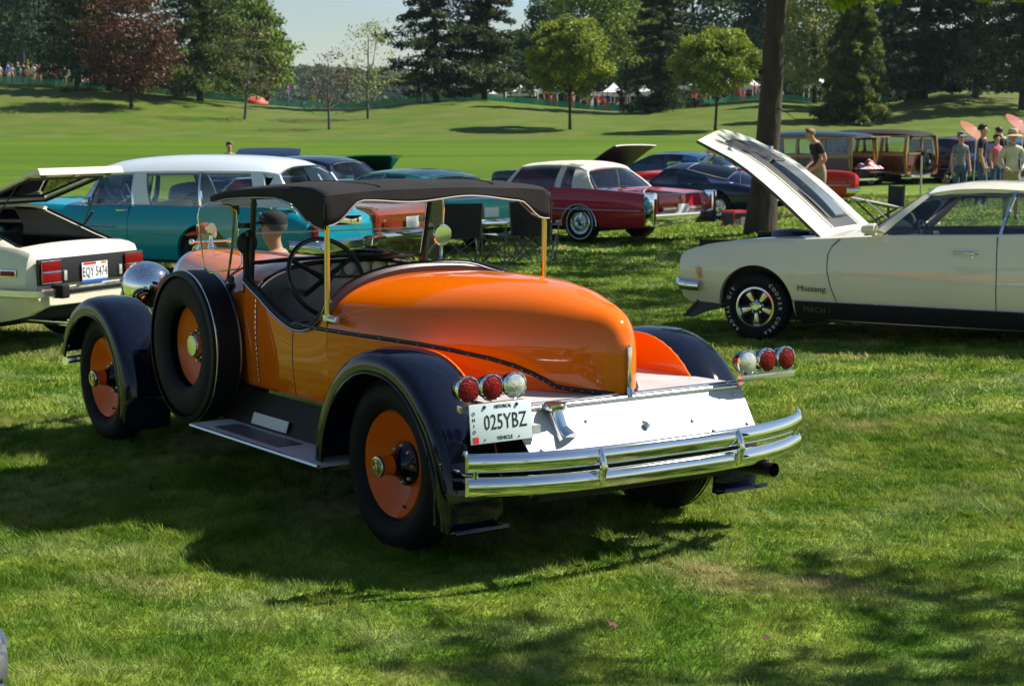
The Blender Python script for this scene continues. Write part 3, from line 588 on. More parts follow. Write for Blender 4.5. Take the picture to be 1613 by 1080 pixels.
# ---------------- generic cars
tyrewhite=mat('tyre_white',(.62,.62,.58),.5)
def side_y(z,zs,wm,zm,ws,zh,tuck):
    if z<zm: t=(zm-z)/max(.01,zm-zs); return wm-tuck*t*t
    t=(z-zm)/max(.01,zh-zm); return wm+(ws-wm)*t**1.8
class Car:
    def __init__(s,name,label,loc,deg,group=None,cat='car'):
        s.root=thing(name,label,cat,loc,R(deg),group)
    def body(s,tab,arches,m,holes=(),tuck=.10,name='body',crown=3,ns=64,lip=True,roll=.10):
        s.tab=tab=smooth_tab(tab,5); s.arches=arches; x0,x1=tab[0][0],tab[-1][0]
        xs=set(np.round(np.linspace(x0,x1,ns),4)); 
        for xa,za,ra in arches:
            for k in range(25): xs.add(round(xa+ra*math.cos(PI*k/24),4))
            xs.add(round(xa+ra+.012,4)); xs.add(round(xa-ra-.012,4))
        for h in holes: xs.add(h[0]); xs.add(h[1])
        xs=sorted(x for x in xs if x0<=x<=x1); s.xs=xs; rows=[]
        for x in xs:
            zs,wm,zm,ws,zh,zc=interp(x,tab); zb=zs; z0=zs
            for xa,za,ra in arches:
                if abs(x-xa)<=ra: zb=max(zb,za+math.sqrt(max(0,ra*ra-(x-xa)**2)))
            zb=min(zb,zh-.05); r=[(x,side_y(zb,z0,wm,zm,ws,zh,tuck)-.07,zb)]
            for k in range(9):
                z=zb+(zh-zb)*k/8; r.append((x,side_y(z,z0,wm,zm,ws,zh,tuck),z))
            rr=.05; r[-1]=(x,r[-1][1]-.012,r[-1][2]-.006); 
            for u in (.03,.08,.2,.4,.6,.8,1.0): r.append((x,ws*(1-u),zh+(zc-zh)*(1-(1-u)**crown)))
            rows.append(r)
        n=len(rows[0]); M=MB(); V=[p for r in rows for p in r]; F=[]
        def hole(x,u):
            for h in holes:
                if h[0]<x<h[1] and u>h[2]: return True
            return False
        us=[0]*10+[.03,.08,.2,.4,.6,.8,1.0]
        for i in range(len(rows)-1):
            xm=(xs[i]+xs[i+1])/2
            for k in range(n-1):
                if k>=9 and hole(xm,(us[k]+us[k+1])/2): continue
                F.append((i*n+k,i*n+k+1,(i+1)*n+k+1,(i+1)*n+k))
        M.add(V,F)
        for i in (0,-1): M.grid([[p for p in rows[i]],[(p[0],p[1]*0,p[2]) for p in rows[i]]])
        M.mirror(); s.bo=M.build(name,m,s.root,sharp=28,weld=.0008); s.rows=rows
        # inner: dark tub & wheel wells
        D=MB(); zf=.30
        w=lambda x: interp(x,tab)[1]-.16
        ax_=[a[0] for a in arches]; D.box(min(ax_)-.35,max(ax_)+.3,-(w((x0+x1)/2)),w((x0+x1)/2),.21,zf+.06)
        for h in holes:
            ww=interp((h[0]+h[1])/2,tab)[3]-.06; zz=interp((h[0]+h[1])/2,tab)[4]-.02
            for sg in (1,-1): D.box(h[0],h[1],sg*(ww-.05),sg*ww,.3,zz)
            D.box(h[0]-.02,h[0],-ww,ww,.3,interp(h[0],tab)[4]-.03); D.box(h[1],h[1]+.02,-ww,ww,.3,interp(h[1],tab)[4]-.03); D.box(h[0],h[1],-ww,ww,zf,zf+.04)
        for xa,za,ra in arches:
            yw=interp(xa,tab)[1]
            for sg in (1,-1):
                D.grid([[(xa+(ra+.01)*math.cos(PI*k/16),sg*y,za+(ra+.01)*math.sin(PI*k/16)) for k in range(17)] for y in (yw-.08,yw-.42)])
                D.poly([(xa+(ra+.01)*math.cos(PI*k/16),sg*(yw-.42),max(.2,za+(ra+.01)*math.sin(PI*k/16)-.0)) for k in range(17)])
        D.build('underbody',underm,s.root); return s
    def B(s,x,inset=.035): t=interp(x,s.tab); return (x,t[3]-inset,t[4]+.0)
    def greenhouse(s,roof,side,m_roof,m_pillar,glass=carglass,ws=None,bl=None,trim=None,zoff=0,crown=2.4,lip=.035,inset=.035,head=True):
        roof=smooth_tab(roof,4); rt=lambda x: interp(x,roof); s.roof=roof
        ys=[math.sin(PI/2*k/12) for k in range(-12,13)]
        rows=[[(x,hw*y,ze+(zc-ze)*(1-abs(y)**crown)) for y in ys] for x,hw,ze,zc in roof]
        for r in rows: 
            r.insert(0,(r[0][0],r[0][1]+.004,r[0][2]-lip)); r.append((r[-1][0],r[-1][1]-.004,r[-1][2]-lip))
        M=MB().grid(rows); M.grid([[(x,y*.97,z-.03) for x,y,z in r] for r in rows]); M.grid([rows[0],[(x,y*.97,z-.03) for x,y,z in rows[0]]]); M.grid([rows[-1],[(x,y*.97,z-.03) for x,y,z in rows[-1]]])
        s.ro=M.build('roof',m_roof,s.root,sharp=40,weld=.0005)
        xr0,xr1=roof[0][0],roof[-1][0]
        def P(x,top):
            if top: xx=min(max(x,xr0),xr1); r=rt(xx); return Vector((x,r[0],r[1]-.01))
            b=s.B(x,inset); return Vector((b[0],b[1],b[2]+zoff))
        for kind,xb0,xb1,xt0,xt1 in side:
            for sg in (1,-1):
                a,b,c,d=P(xb0,0),P(xb1,0),P(xt1,1),P(xt0,1)
                rows=[]; N=5
                for k in range(N+1):
                    t=k/N; l=a.lerp(d,t); r_=b.lerp(c,t); bul=.035*math.sin(PI*t)
                    rows.append([(l.x,sg*(l.y+bul),l.z),(r_.x,sg*(r_.y+bul),r_.z)])
                th=.035 if kind!='g' else .006
                inn=[[(p[0],p[1]-sg*th,p[2]) for p in r] for r in rows]
                off=0 if kind!='g' else -.012
                if off: rows=[[(p[0],p[1]+sg*off,p[2]) for p in r] for r in rows]; inn=[[(p[0],p[1]+sg*off,p[2]) for p in r] for r in inn]
                MM=MB().grid(rows).grid(inn)
                for q in (0,-1): MM.grid([rows[q],inn[q]])
                for q in (0,1): MM.grid([[r[q] for r in rows],[r[q] for r in inn]])
                MM.build({'g':'side_window','p':'pillar','t':'window_frame','c':'window_chrome'}[kind],{'g':glass,'p':m_pillar,'t':blackplastic,'c':chrome}[kind],s.root,sharp=40)
        for nm,w in (('windshield',ws),('rear_window',bl)):
            if not w: continue
            xb,xt,bul,wb,wt=w[:5]; g=w[5] if len(w)>5 else glass
            zb=interp(xb,s.tab)[4]+zoff; zcb=interp(xb,s.tab)[5]; r=rt(min(max(xt,xr0),xr1)); sgn=1 if nm=='windshield' else -1; rows=[]
            zbot=w[6] if len(w)>6 else None
            for k in range(7):
                t=k/6; row=[]
                for j in range(-8,9):
                    u=j/8; hb=wb*(1-t)+wt*t; x=xb*(1-t)+xt*t+sgn*bul*(1-u*u)*(1-t*.45)
                    z0=(zbot if zbot is not None else zb+(zcb-zb)*(1-abs(u)**3)); zt=r[1]-.03+(r[2]-r[1])*(1-abs(u)**2.4)
                    row.append((x,hb*u,z0*(1-t)+zt*t+.0))
                rows.append(row)
            inn=[[(p[0]-sgn*.006,p[1],p[2]) for p in q] for q in rows]
            gl=MB().grid(rows).grid(inn).build(nm,g,s.root,sharp=80)
            if trim:
                edge=rows[0]+[q[-1] for q in rows[1:]]+rows[-1][::-1][1:]+[q[0] for q in rows[1:-1]][::-1]
                MB().tube([(p[0]+sgn*.006,p[1],p[2]) for p in edge],trim[1],6,closed=True).build('window_trim',trim[0],gl)
        return s
    def wheel(s,x,y,rad,w,rim,style='plain',m=dullchrome,white=0,sides=(1,-1)):
        for sg in sides:
            ax=(0,sg,0); yy=y-w/2
            W=MB().lathe(wheel_tire(rad,w,rim,40),(0,0,0),ax,40).build('wheel',rubber,s.root,sharp=50); W.location=(x,sg*yy,rad)
            h=w/2
            if white: MB().lathe([(rim+.055,h*1.01+.001),(rim+.055+white,h*1.02+.003),(rim+.055+white,h*1.0),(rim+.055,h*.98)],(0,0,0),ax,40).build('whitewall',tyrewhite,W)
            if style=='mag':
                MB().lathe([(rim+.012,h*.62),(rim+.004,h*.80),(rim-.012,h*.82),(rim-.022,h*.55),(rim-.03,h*.2),(rim-.035,-h*.4)],(0,0,0),ax,48).build('rim',mat('polished_rim',(.78,.79,.80),.22,1),W,sharp=50)
                MB().lathe([(rim-.03,-h*.3),(0,-h*.3)],(0,0,0),ax,24).build('rim_back',mat('charcoal',(.03,.03,.032),.4,.5),W)
                for k in range(5):
                    t=2*PI*k/5+.95; d=Vector((math.cos(t),0,math.sin(t))); e=Vector((-math.sin(t),0,math.cos(t))); b=Vector((0,sg,0))
                    pts=[(d*.05+e*.020),(d*(rim-.03)+e*.034),(d*(rim-.03)-e*.034),(d*.05-e*.020)]
                    pts2=[(d*.05+e*.028),(d*(rim-.03)+e*.050),(d*(rim-.03)-e*.050),(d*.05-e*.028)]
                    SP=MB().prism([p+b*(h*.18) for p in pts2],b*.02).build('spoke',MATS['charcoal'],W,bevel=.004)
                    MB().prism([p*1.0+b*(h*.18+.02) for p in [(d*.06+e*.013),(d*(rim-.035)+e*.026),(d*(rim-.035)-e*.026),(d*.06-e*.013)]],b*.006).build('spoke_face',MATS['polished_rim'],SP,bevel=.002)
                MB().lathe([(.055,h*.2),(.05,h*.55),(.036,h*.62),(.03,h*.66),(0,h*.66)],(0,0,0),ax,24).build('centre_cap',chrome,W)
                nn_=MB()
                for k in range(5):
                    t=2*PI*(k+.5)/5+.95; nn_.lathe([(.013,h*.2),(.013,h*.42),(.006,h*.5),(0,h*.5)],(math.cos(t)*.062,0,math.sin(t)*.062),ax,8)
                tag(nn_.build('lug_nuts',chrome,W),kind='stuff')
            elif style=='cap':
                MB().lathe([(rim+.012,h*.75),(rim-.005,h*.9),(rim-.03,h*.75),(rim-.06,h*.72),(rim*.5,h*.95),(rim*.35,h*.72),(.06,h*.75),(.04,h*1.1),(0,h*1.12)],(0,0,0),ax,36).build('wheel_cover',chrome,W,sharp=50)
                sp_=MB()
                for k in range(30):
                    t=2*PI*k/30; d=Vector((math.cos(t),0,math.sin(t))); sp_.tube([d*.07+Vector((0,sg*h*1.0,0)),d*(rim-.02)+Vector((0,sg*h*.85,0))],.003,4)
                tag(sp_.build('cover_spokes',chrome,W),kind='stuff')
            else:
                MB().lathe([(rim+.01,h*.7),(rim-.01,h*.8),(rim-.03,h*.5),(rim-.05,h*.35),(.09,h*.45),(.08,h*.7),(0,h*.78)],(0,0,0),ax,30).build('wheel_cover',m,W,sharp=50)
        return s
    def tube(s,name,pts,r,m=chrome,mirror=False,parent=None,n=8):
        for sg in ((1,-1) if mirror else (1,)): MB().tube([(x,y*sg,z) for x,y,z in pts],r,n).build(name,m,parent or s.root)
    def strip(s,name,x0,x1,z,r=.008,m=chrome,n=14,dz=0,sides=(1,-1),off=.004,flat=None):
        for sg in sides:
            pts=[]
            for k in range(n+1):
                x=x0+(x1-x0)*k/n; t=interp(x,s.tab); zz=z+dz*k/n; pts.append((x,sg*(side_y(zz,t[0],t[1],t[2],t[3],t[4],.10)+off),zz))
            MB().tube(pts,r,6).build(name,m,s.root)
    def seam(s,name,pts,r=.0045,m=ink,sides=(1,)):
        for sg in sides:
            q=[]
            P=[]
            for i in range(len(pts)-1):
                for k in range(6): P.append((pts[i][0]+(pts[i+1][0]-pts[i][0])*k/6,pts[i][1]+(pts[i+1][1]-pts[i][1])*k/6))
            P.append(pts[-1])
            for x,z in P:
                t=interp(x,s.tab); q.append((x,sg*(side_y(z,t[0],t[1],t[2],t[3],t[4],.10)+.000),z))
            MB().tube(q,r,5).build(name,m,s.root)
    def seats(s,xs,y=.36,w=.5,z=.95,m=interior):
        for x in xs:
            for sg in (1,-1): MB().obox((x,sg*y,z-.28),.14,w,.56,(1,0,-.2),(0,1,0)).obox((x+.25,sg*y,.45),.5,w,.16).build('seat',m,s.root,bevel=.04)
    def steer(s,x,y,z,r=.19,m=blackplastic):
        a=Vector((-.9,0,.44)).normalized(); c=Vector((x,y,z)); u=Vector((0,1,0)); w=a.cross(u); M=MB().tube([c+(u*math.cos(2*PI*k/28)+w*math.sin(2*PI*k/28))*r for k in range(28)],.011,6,closed=True)
        for t in (0,120,240): M.tube([c,c+(u*math.cos(R(t+30))+w*math.sin(R(t+30)))*r],.009,5)
        M.tube([c,c-a*.4],.015,6).build('steering_wheel',m,s.root)
    def hood_panel(s,x0,x1,w0,w1,hinge,deg,m,under=None,name='hood',crown=.03,th=.03,nx=8,vfront=0,extra=None):
        # hinged at x0 (rear); x1 front; rotates up by deg
        P=thing_part(name,s.root); xh,zh=hinge; a=R(deg)
        def T(x,y,z): dx,dz=x-xh,z-zh; return (xh+dx*math.cos(a)-dz*math.sin(a),y,zh+dx*math.sin(a)+dz*math.cos(a))
        s.HT=T; rows=[];low=[]
        for i in range(nx+1):
            t=i/nx; w=w0+(w1-w0)*t; r=[];q=[]
            for k in range(-10,11):
                u=k/10; x=x0+(x1-x0)*t+vfront*t**4*(1-abs(u)); z=interp(min(x,s.tab[-1][0]),s.tab)[4]+crown*(1-abs(u)**3)+.01-.03*t**3; r.append(T(x,w*u,z)); q.append(T(x,w*u,z-th))
            rows.append(r); low.append(q)
        s.hrows=rows
        M=MB().grid(rows); o=M.build(name,m,s.root,sharp=50)
        M=MB().grid(low); 
        for k in (0,-1): M.grid([rows[k],low[k]])
        for k in (0,-1): M.grid([[r[k] for r in rows],[r[k] for r in low]])
        M.build('hood_underside',under or m,o,sharp=50); return o
def thing_part(n,p): return None
def rect_plate(parent,c,xa,ya,w,h,top,txt,face,sc=.7,inkm=None,bands=()):
    c=Vector(c); p,n=plate(parent,c,xa,ya,w,h,face); xa=Vector(xa).normalized(); ya=Vector(ya).normalized()
    if txt: text('plate_lettering',txt,h*.66,frame(c+n*.003,xa,ya),inkm or ink,p,sx=sc)
    for (u,v,bw,bh,m) in bands: MB().obox(c+xa*u*w+ya*v*h+n*.0025,bw*w,bh*h,.001,xa,ya,n).build('plate_band',m,p)
    return p
# ================= white muscle coupe with raised hood
cream=paint('cream_white_paint',(.82,.77,.60))
mu=Car('muscle_coupe','white two door muscle coupe with its striped hood raised and white lettered tyres','car' and (5.082,15.624,0),150)
satin=mat('satin_black',(.013,.013,.014),.45)
mu.body([(-1.22,.42,.80,.55,.72,.93,.95),(-1.1,.30,.86,.58,.80,.98,1.02),(-.6,.25,.90,.62,.86,1.04,1.06),(.1,.24,.92,.62,.86,1.08,1.10),(.6,.235,.92,.60,.86,1.065,1.08),(1.2,.23,.915,.60,.86,1.045,1.06),(1.7,.23,.91,.60,.85,1.02,1.05),(2.16,.24,.905,.62,.84,.985,1.03),(2.74,.27,.90,.64,.82,.955,.98),(3.2,.30,.87,.64,.79,.905,.92),(3.48,.34,.81,.62,.76,.83,.84),(3.56,.38,.77,.62,.74,.78,.78)],
  [(-.16,.34,.385),(2.74,.345,.375)],cream,holes=[(.15,1.72,.10),(2.14,3.36,.20)],crown=2.5)
mu.greenhouse([(-.35,.56,1.36,1.40),(0,.60,1.42,1.465),(.5,.615,1.455,1.51),(.9,.61,1.45,1.51),(1.2,.58,1.405,1.47)],
  [('p',1.55,1.66,1.16,1.24),('g',.50,1.60,.42,1.18),('c',.47,.50,.40,.425),('g',.0,.46,-.06,.39),('p',-.75,.0,-.45,-.06)],cream,cream,darkglass and carglass,ws=(1.70,1.20,.16,.76,.56),bl=(-.75,-.35,.10,.70,.52),trim=(dullchrome,.008))
for x in (-.16,2.74): mu.wheel(x,.885,.325,.215,.185,'mag')
def arc_text(car,body,x,y,z,r,a0,a1,size,m):
    n=len(body)
    for i,ch in enumerate(body):
        if ch==' ': continue
        t=R(a0+(a1-a0)*i/(n-1)); d=Vector((math.cos(t),0,math.sin(t))); e=Vector((math.sin(t),0,-math.cos(t)))
        # viewed from +Y side: x to the left => local right is -X
        c=Vector((x,y,z))+Vector((-d.x,0,d.z))*r; ex=Vector((-e.x,0,e.z)); 
        text('tyre_letter',ch,size,frame(c,ex,(-d.x,0,d.z)),m,car.root,ext=.001)
wl=mat('white_lettering',(.75,.75,.73),.5)
arc_text(mu,'COOPER COBRA',2.74,.892,.325,.262,52,-62,.047,wl)
arc_text(mu,'RADIAL G/T',2.74,.892,.325,.262,-132-100+8,-232+104+0,.047,wl) if False else arc_text(mu,'RADIAL G/T',2.74,.892,.325,.262,232,142,.047,wl)
# hood
mh=mu.hood_panel(2.14,3.66,.76,.72,(2.14,1.0),43.5,cream,mat('hood_underside_dark',(.05,.05,.048),.6),vfront=.12,crown=.035)
HT=mu.HT
def hz(x,u): return interp(min(x,3.56),mu.tab)[4]+.035*(1-abs(u)**3)+.01-.03*((x-2.14)/1.52)**3
def hpatch(name,x0,x1,ya,yb,h,m,par,n=8,bev=0,taper=0):
    rows=[]
    for i in range(n+1):
        t=i/n; x=x0+(x1-x0)*t; hh=h*(1-taper*abs(2*t-1)**3) if taper else h
        y0,y1=ya,yb; rows.append([HT(x,y0,hz(x,y0/.74)+.001),HT(x,y0+(y1-y0)*.06,hz(x,y0/.74)+hh),HT(x,(y0+y1)/2,hz(x,(y0+y1)/1.48)+hh),HT(x,y1-(y1-y0)*.06,hz(x,y1/.74)+hh),HT(x,y1,hz(x,y1/.74)+.001)])
    M=MB().grid(rows).poly(rows[0][::-1]).poly(rows[-1]); return M.build(name,m,par,sharp=30)
hpatch('hood_stripe',2.2,3.66,-.34,.34,.004,satin,mh)
for s in (1,-1): hpatch('hood_pinstripe',2.2,3.66,s*.39-.010,s*.39+.010,.004,satin,mh)
scp=hpatch('hood_scoop',2.32,3.12,-.15,.15,.062,mat('scoop_grey_paint',(.16,.18,.19),.3,.3,.8),mh,taper=.35)
hpatch('scoop_mouth',3.12,3.15,-.14,.14,.05,ink,mh)
for s in (1,-1): hpatch('scoop_louvre',2.32,2.72,s*.245-.035,s*.245+.035,.02,satin,mh,taper=.6)
for s in (1,-1):
    c=HT(3.42,s*.52,hz(3.42,.7)+.004); MB().lathe([(.035,0),(.03,.006),(.012,.01),(.01,.03),(0,.032)],c,(-math.sin(R(43.5)),0,math.cos(R(43.5))),14).build('hood_pin',chrome,mh)
text('hood_lettering','351',.05,frame(HT(2.75,.17,hz(2.75,.2)+.05),(0,-1,0),(-math.cos(R(39)),0,-math.sin(R(39)))),satin,mh,sx=.9)
MB().tube([HT(3.05,-.60,hz(3.05,.8)-.03),(2.5,-.66,.93)],.006,6).build('hood_prop',blackplastic,mu.root)
MB().box(2.2,3.3,-.35,.35,.5,.86).lathe([(.0,.12),(.19,.10),(.2,0),(0,-.02)],(2.72,0,.9),(0,0,1),24).box(2.25,2.5,-.6,-.42,.6,.9).box(2.9,3.2,.42,.6,.6,.88).build('engine',mat('engine_blue',(.02,.05,.12),.4),mu.root,bevel=.02)
mu.seats([.75,.2]); mu.steer(1.25,.38,.98); MB().box(1.45,1.75,-.72,.72,.85,1.0).build('dashboard',interior,mu.root,bevel=.03)
MB().obox((1.22,0,1.36),.03,.22,.06).build('rear_view_mirror',blackplastic,mu.root,bevel=.01)
for s in (1,-1):
    mm=MB().lathe([(.0,-.09),(.04,-.07),(.062,0),(.064,.05),(.055,.055),(.05,.03),(0,.03)],(1.61,s*.965,1.095),(-1,0,0),20).build('door_mirror',cream,mu.root); mm.scale=(1,1,.85); mm.location=(0,0,.16)
    MB().lathe([(.05,.031),(0,.032)],(1.61,s*.965,1.095),(-1,0,0),20).build('mirror_glass',darkglass,mm)
    MB().prism([(1.50,s*.86,1.05),(1.70,s*.85,1.05),(1.66,s*.93,1.085),(1.56,s*.93,1.085)],(0,0,.015)).build('mirror_foot',cream,mu.root,bevel=.004)
mu.seam('door_seam',[(1.93,.985),(1.99,.93),(2.03,.85),(2.03,.70),(1.99,.55),(1.94,.42),(1.90,.26)]); mu.seam('door_seam',[(.50,1.05),(.485,.7),(.48,.26)])
mu.seam('door_seam',[(1.93,.985),(1.99,.93),(2.03,.85),(2.03,.70),(1.99,.55),(1.94,.42),(1.90,.26)],sides=(-1,))
for s in (1,):
    rk=MB(); y0=.905
    rows=[[(x,s*(side_y(z,.235,.915,.60,.86,1.05,.10)+.012),z) for x in (.24,.42,.8,1.0,1.3,1.6,2.0,2.34)] for z in (.24,.30,.36,.405)]
    ro=MB().grid(rows).build('rocker_panel',satin,mu.root)
    for k in range(7):
        z=.262+k*.021; mu.strip('rocker_rib',.25,2.33,z,.0045,satin,6,sides=(1,),off=.014)
    mu.strip('rocker_moulding',.24,2.37,.408,.006,dullchrome,8,sides=(1,),off=.006)
    tag(text('rocker_lettering','MACH 1',.075,frame((2.10,.932,.335),(-1,0,0),(0,0,1)),mat('rocker_letter_grey',(.05,.05,.05),.4),mu.root,sx=1),kind='stuff')
text('fender_script','Mustang',.075,frame((2.17,.923,.525),(-1,0,0),(.0,0,1)),mat('dark_script',(.06,.055,.05),.3,.6),mu.root,ext=.003,sx=1.1)
MB().prism([(3.345,.862,.68),(3.31,.868,.68),(3.285,.870,.575),(3.32,.866,.575)],(0,.012,0)).build('side_marker',amber,mu.root,bevel=.003)
# front bumper, chin
bp=[(3.30,.885,.50),(3.42,.875,.50),(3.52,.84,.505),(3.59,.76,.51),(3.62,.5,.515),(3.63,0,.52)]; bp=bp+[(x,-y,z) for x,y,z in bp[-2::-1]]
rows=[[(x-.0,y,z+.045),(x+.02*(.5 if abs(y)>.8 else 1),y*1.02,z+.02),(x+.02*(.5 if abs(y)>.8 else 1),y*1.02,z-.02),(x,y,z-.045)] for x,y,z in bp]
MB().grid(rows).grid([[r[0] for r in rows],[(x-.03,y*.97,z+.03) for x,y,z in bp]]).build('front_bumper',chrome,mu.root,sharp=50)
MB().prism([(3.05,.80,.34),(3.38,.78,.34),(3.50,.80,.20),(3.40,.82,.19)],(0,-.03,0)).prism([(3.38,.80,.34),(3.40,-.80,.34),(3.52,-.82,.20),(3.50,.82,.20)],(-.02,0,-.01)).build('chin_spoiler',satin,mu.root)
MB().box(3.50,3.565,-.60,.60,.56,.74).build('grille',ink,mu.root)
for s in (1,-1): MB().lathe([(.09,0),(.08,.02),(0,.03)],(3.53,s*.62,.68),(1,0,0),24).build('headlight',clearlens,mu.root)
dh=MB().tube([(.88,.885,.905),(.86,.912,.908),(.68,.912,.905),(.66,.885,.903)],.011,8).build('door_handle',chrome,mu.root); MB().lathe([(.014,0),(.012,.008),(0,.01)],(.70,.895,.865),(0,1,0),12).build('door_lock',chrome,dh)
mu.strip('wheel_lip',3.108,3.112,.36,.006,cream,1,sides=())
# ================= cream hatchback with open tailgate
Zo=(-4.691,16.282,0)
zc=Car('hatchback_coupe','cream two door sports hatchback with its rear hatch open and EQY 5474 plate',Zo,154.6)
zcream=paint('hatchback_cream_paint',(.70,.66,.53))
zc.body([(-.93,.42,.74,.55,.69,.80,.82),(-.90,.40,.80,.58,.74,.87,.89),(-.80,.34,.815,.60,.755,.92,.95),(-.45,.27,.82,.62,.76,.96,1.0),(0,.22,.82,.62,.75,.98,1.0),(.6,.2,.815,.6,.73,.96,.98),(1.2,.2,.81,.6,.72,.94,.96),(1.7,.2,.80,.6,.70,.90,.96),(2.3,.24,.81,.62,.66,.82,.90),(2.9,.3,.76,.58,.60,.72,.80),(3.15,.36,.60,.5,.5,.62,.68)],
  [(0,.31,.35),(2.3,.31,.35)],zcream,holes=[(-.72,1.45,.10)],crown=2.5)
zc.greenhouse([(.0,.53,1.24,1.29),(.3,.55,1.265,1.32),(.7,.55,1.265,1.315),(.95,.53,1.23,1.28)],[('p',1.38,1.48,.92,.98),('g',.42,1.40,.38,.93),('p',.36,.42,.34,.38)],zcream,zcream,carglass,ws=(1.5,.96,.10,.68,.52),trim=(blackplastic,.008))
# rear quarter flanks running from roof to tail
for s in (1,-1):
    A=[(.38,s*.545,1.225),(.0,s*.555,1.215),(-.25,s*.60,1.11),(-.50,s*.655,1.0),(-.74,s*.69,.915)]
    Bq=[(.38,s*.72,.965),(.0,s*.735,.975),(-.25,s*.74,.965),(-.50,s*.745,.95),(-.74,s*.745,.905)]
    rows=[A,[tuple(np.array(a)*.5+np.array(b)*.5+np.array((0,s*.02,0))) for a,b in zip(A,Bq)],Bq]; inn=[[(p[0],p[1]-s*.05,p[2]-.01) for p in r] for r in rows]
    MB().grid(rows).grid(inn).grid([A,inn[0]]).build('quarter_panel',zcream,zc.root,sharp=50)
    MB().tube([(a[0],a[1]-s*.02,a[2]+.006) for a in A],.012,6).build('hatch_seal',blackplastic,zc.root)
    MB().prism([(.30,s*.605,1.19),(.02,s*.615,1.18),(-.28,s*.70,1.02),(.30,s*.71,1.0)],(0,s*.006,0)).build('quarter_window',darkglass,zc.root)
MB().box(-.80,-.74,-.66,.66,.80,.885).build('hatch_sill',blackplastic,zc.root,bevel=.01)
# hatch
hinge=Vector((.02,0,1.285)); tip=Vector((-.86,0,1.605)); d_=(tip-hinge).normalized(); nn2=Vector((-d_.z,0,d_.x)); nn2=nn2 if nn2.z>0 else -nn2
def hp(t,y,h=0): q=hinge+(tip-hinge)*t+nn2*h; return (q.x,y,q.z)
for nm,t0,t1,w0,w1 in (('hatch_frame',0,1,.52,.60),):
    M=MB()
    for s in (1,-1):
        M.prism([hp(0,s*w0),hp(.86,s*(w1-.01)),hp(.86,s*(w1-.10)),hp(0,s*(w0-.07))],tuple(nn2*.022))
    M.prism([hp(.80,.60),hp(1,.58),hp(1,-.58),hp(.80,-.60)],tuple(nn2*.035)).prism([hp(0,.5),hp(.07,.52),hp(.07,-.52),hp(0,-.5)],tuple(nn2*.03))
    hf=M.build('open_hatch',zcream,zc.root,bevel=.006)
    MB().prism([hp(.07,.46,.022),hp(.80,.51,.022),hp(.80,-.51,.022),hp(.07,-.46,.022)],tuple(nn2*.005)).build('hatch_glass',carglass,hf)
    for s in (1,-1): MB().tube([hp(.05,s*.465,-.004),hp(.80,s*.505,-.004)],.016,6).build('hatch_trim',blackplastic,hf)
    MB().tube([hp(.80,-.51,-.004),hp(.80,.51,-.004)],.014,6).tube([hp(.06,-.46,-.004),hp(.06,.46,-.004)],.014,6).build('hatch_trim',blackplastic,hf)
    MB().prism([hp(1,.585,-.025),hp(1,-.585,-.025),hp(1,-.585,.03),hp(1,.585,.03)],(-.012,0,-.006)).build('hatch_lip',zcream,hf,bevel=.006)
    for y in (.45,-.45): MB().lathe([(.03,0),(.03,.02),(.018,.03),(0,.03)],Vector(hp(.93,y,0)),tuple(-nn2),12).build('hatch_bumper',blackplastic,hf)
    MB().lathe([(.035,0),(.03,.03),(0,.035)],Vector(hp(.93,0,0)),tuple(-nn2),8).build('hatch_latch',dullchrome,hf)
for s in (1,-1):
    MB().tube([hp(.72,s*.56,-.01),(-.50,s*.66,1.27 if s<0 else 1.27)],.005,6).tube([(-.44,s*.66,1.2),(-.30,s*.67,1.04)],.012,6).tube([hp(.72,s*.56,-.01),(-.30,s*.67,1.04)],.006,6).build('gas_strut',blackplastic,zc.root)
zc.seats([.35],.32,.45,1.0)
MB().box(-.72,.3,-.66,.66,.62,.70).build('cargo_floor',mat('cargo_grey',(.03,.03,.035),.8),zc.root)
MB().obox((-.35,.25,.78),.3,.25,.12).build('cargo_bag',mat('green_cloth',(.03,.15,.05),.8),zc.root,bevel=.03)
# tail panel
TPn=MB().box(-.95,-.925,-.735,.735,.615,.845).build('tail_panel',ink,zc.root,bevel=.005)
for s in (1,-1):
    for z0,z1 in ((.735,.825),(.635,.722)):
        L=MB().box(-.972,-.945,s*.46,s*.71,z0,z1).build('tail_light',redlens,zc.root,bevel=.004)
        e=[(-.972,s*.455,z0-.004),(-.972,s*.715,z0-.004),(-.972,s*.715,z1+.004),(-.972,s*.455,z1+.004)]; MB().tube(e,.005,6,closed=True).build('lamp_trim',chrome,L)
    MB().box(-.965,-.945,s*.37,s*.41,.64,.73).build('reverse_light',clearlens,zc.root,bevel=.003)
    MB().box(-.76,-.60,s*.818,s*.828,.70,.745).build('side_marker',redlens if s>0 else redlens,zc.root,bevel=.003)
    MB().box(-.77,-.59,s*.817,s*.823,.693,.752).build('marker_bezel',chrome,zc.root,bevel=.003)
pw=mat('plate_white_plain',(.75,.76,.76),.4); bl_=mat('plate_blue',(.02,.12,.45),.4); rd_=MATS['sticker_red']
rect_plate(zc.root,(-.968,-.01,.69),(0,-1,0),(0,0,1),.36,.185,None,'EQY 5474',pw,.68,bands=[(0,-.43,1,.14,bl_),(-.2,.43,.5,.12,rd_),(.35,.43,.2,.12,amber)])
pts=[(-.55,.875,.555),(-.93,.87,.555),(-1.04,.80,.555),(-1.06,.4,.555),(-1.065,0,.555)]; pts=pts+[(a,-b,c) for a,b,c in pts[-2::-1]]
rows=[[(x+.02,y*.98,z+.035),(x-.012,y,z+.024),(x-.015,y,z-.03),(x+.02,y*.98,z-.04)] for x,y,z in pts]
MB().grid(rows).build('rear_bumper',dullchrome,zc.root,sharp=50)
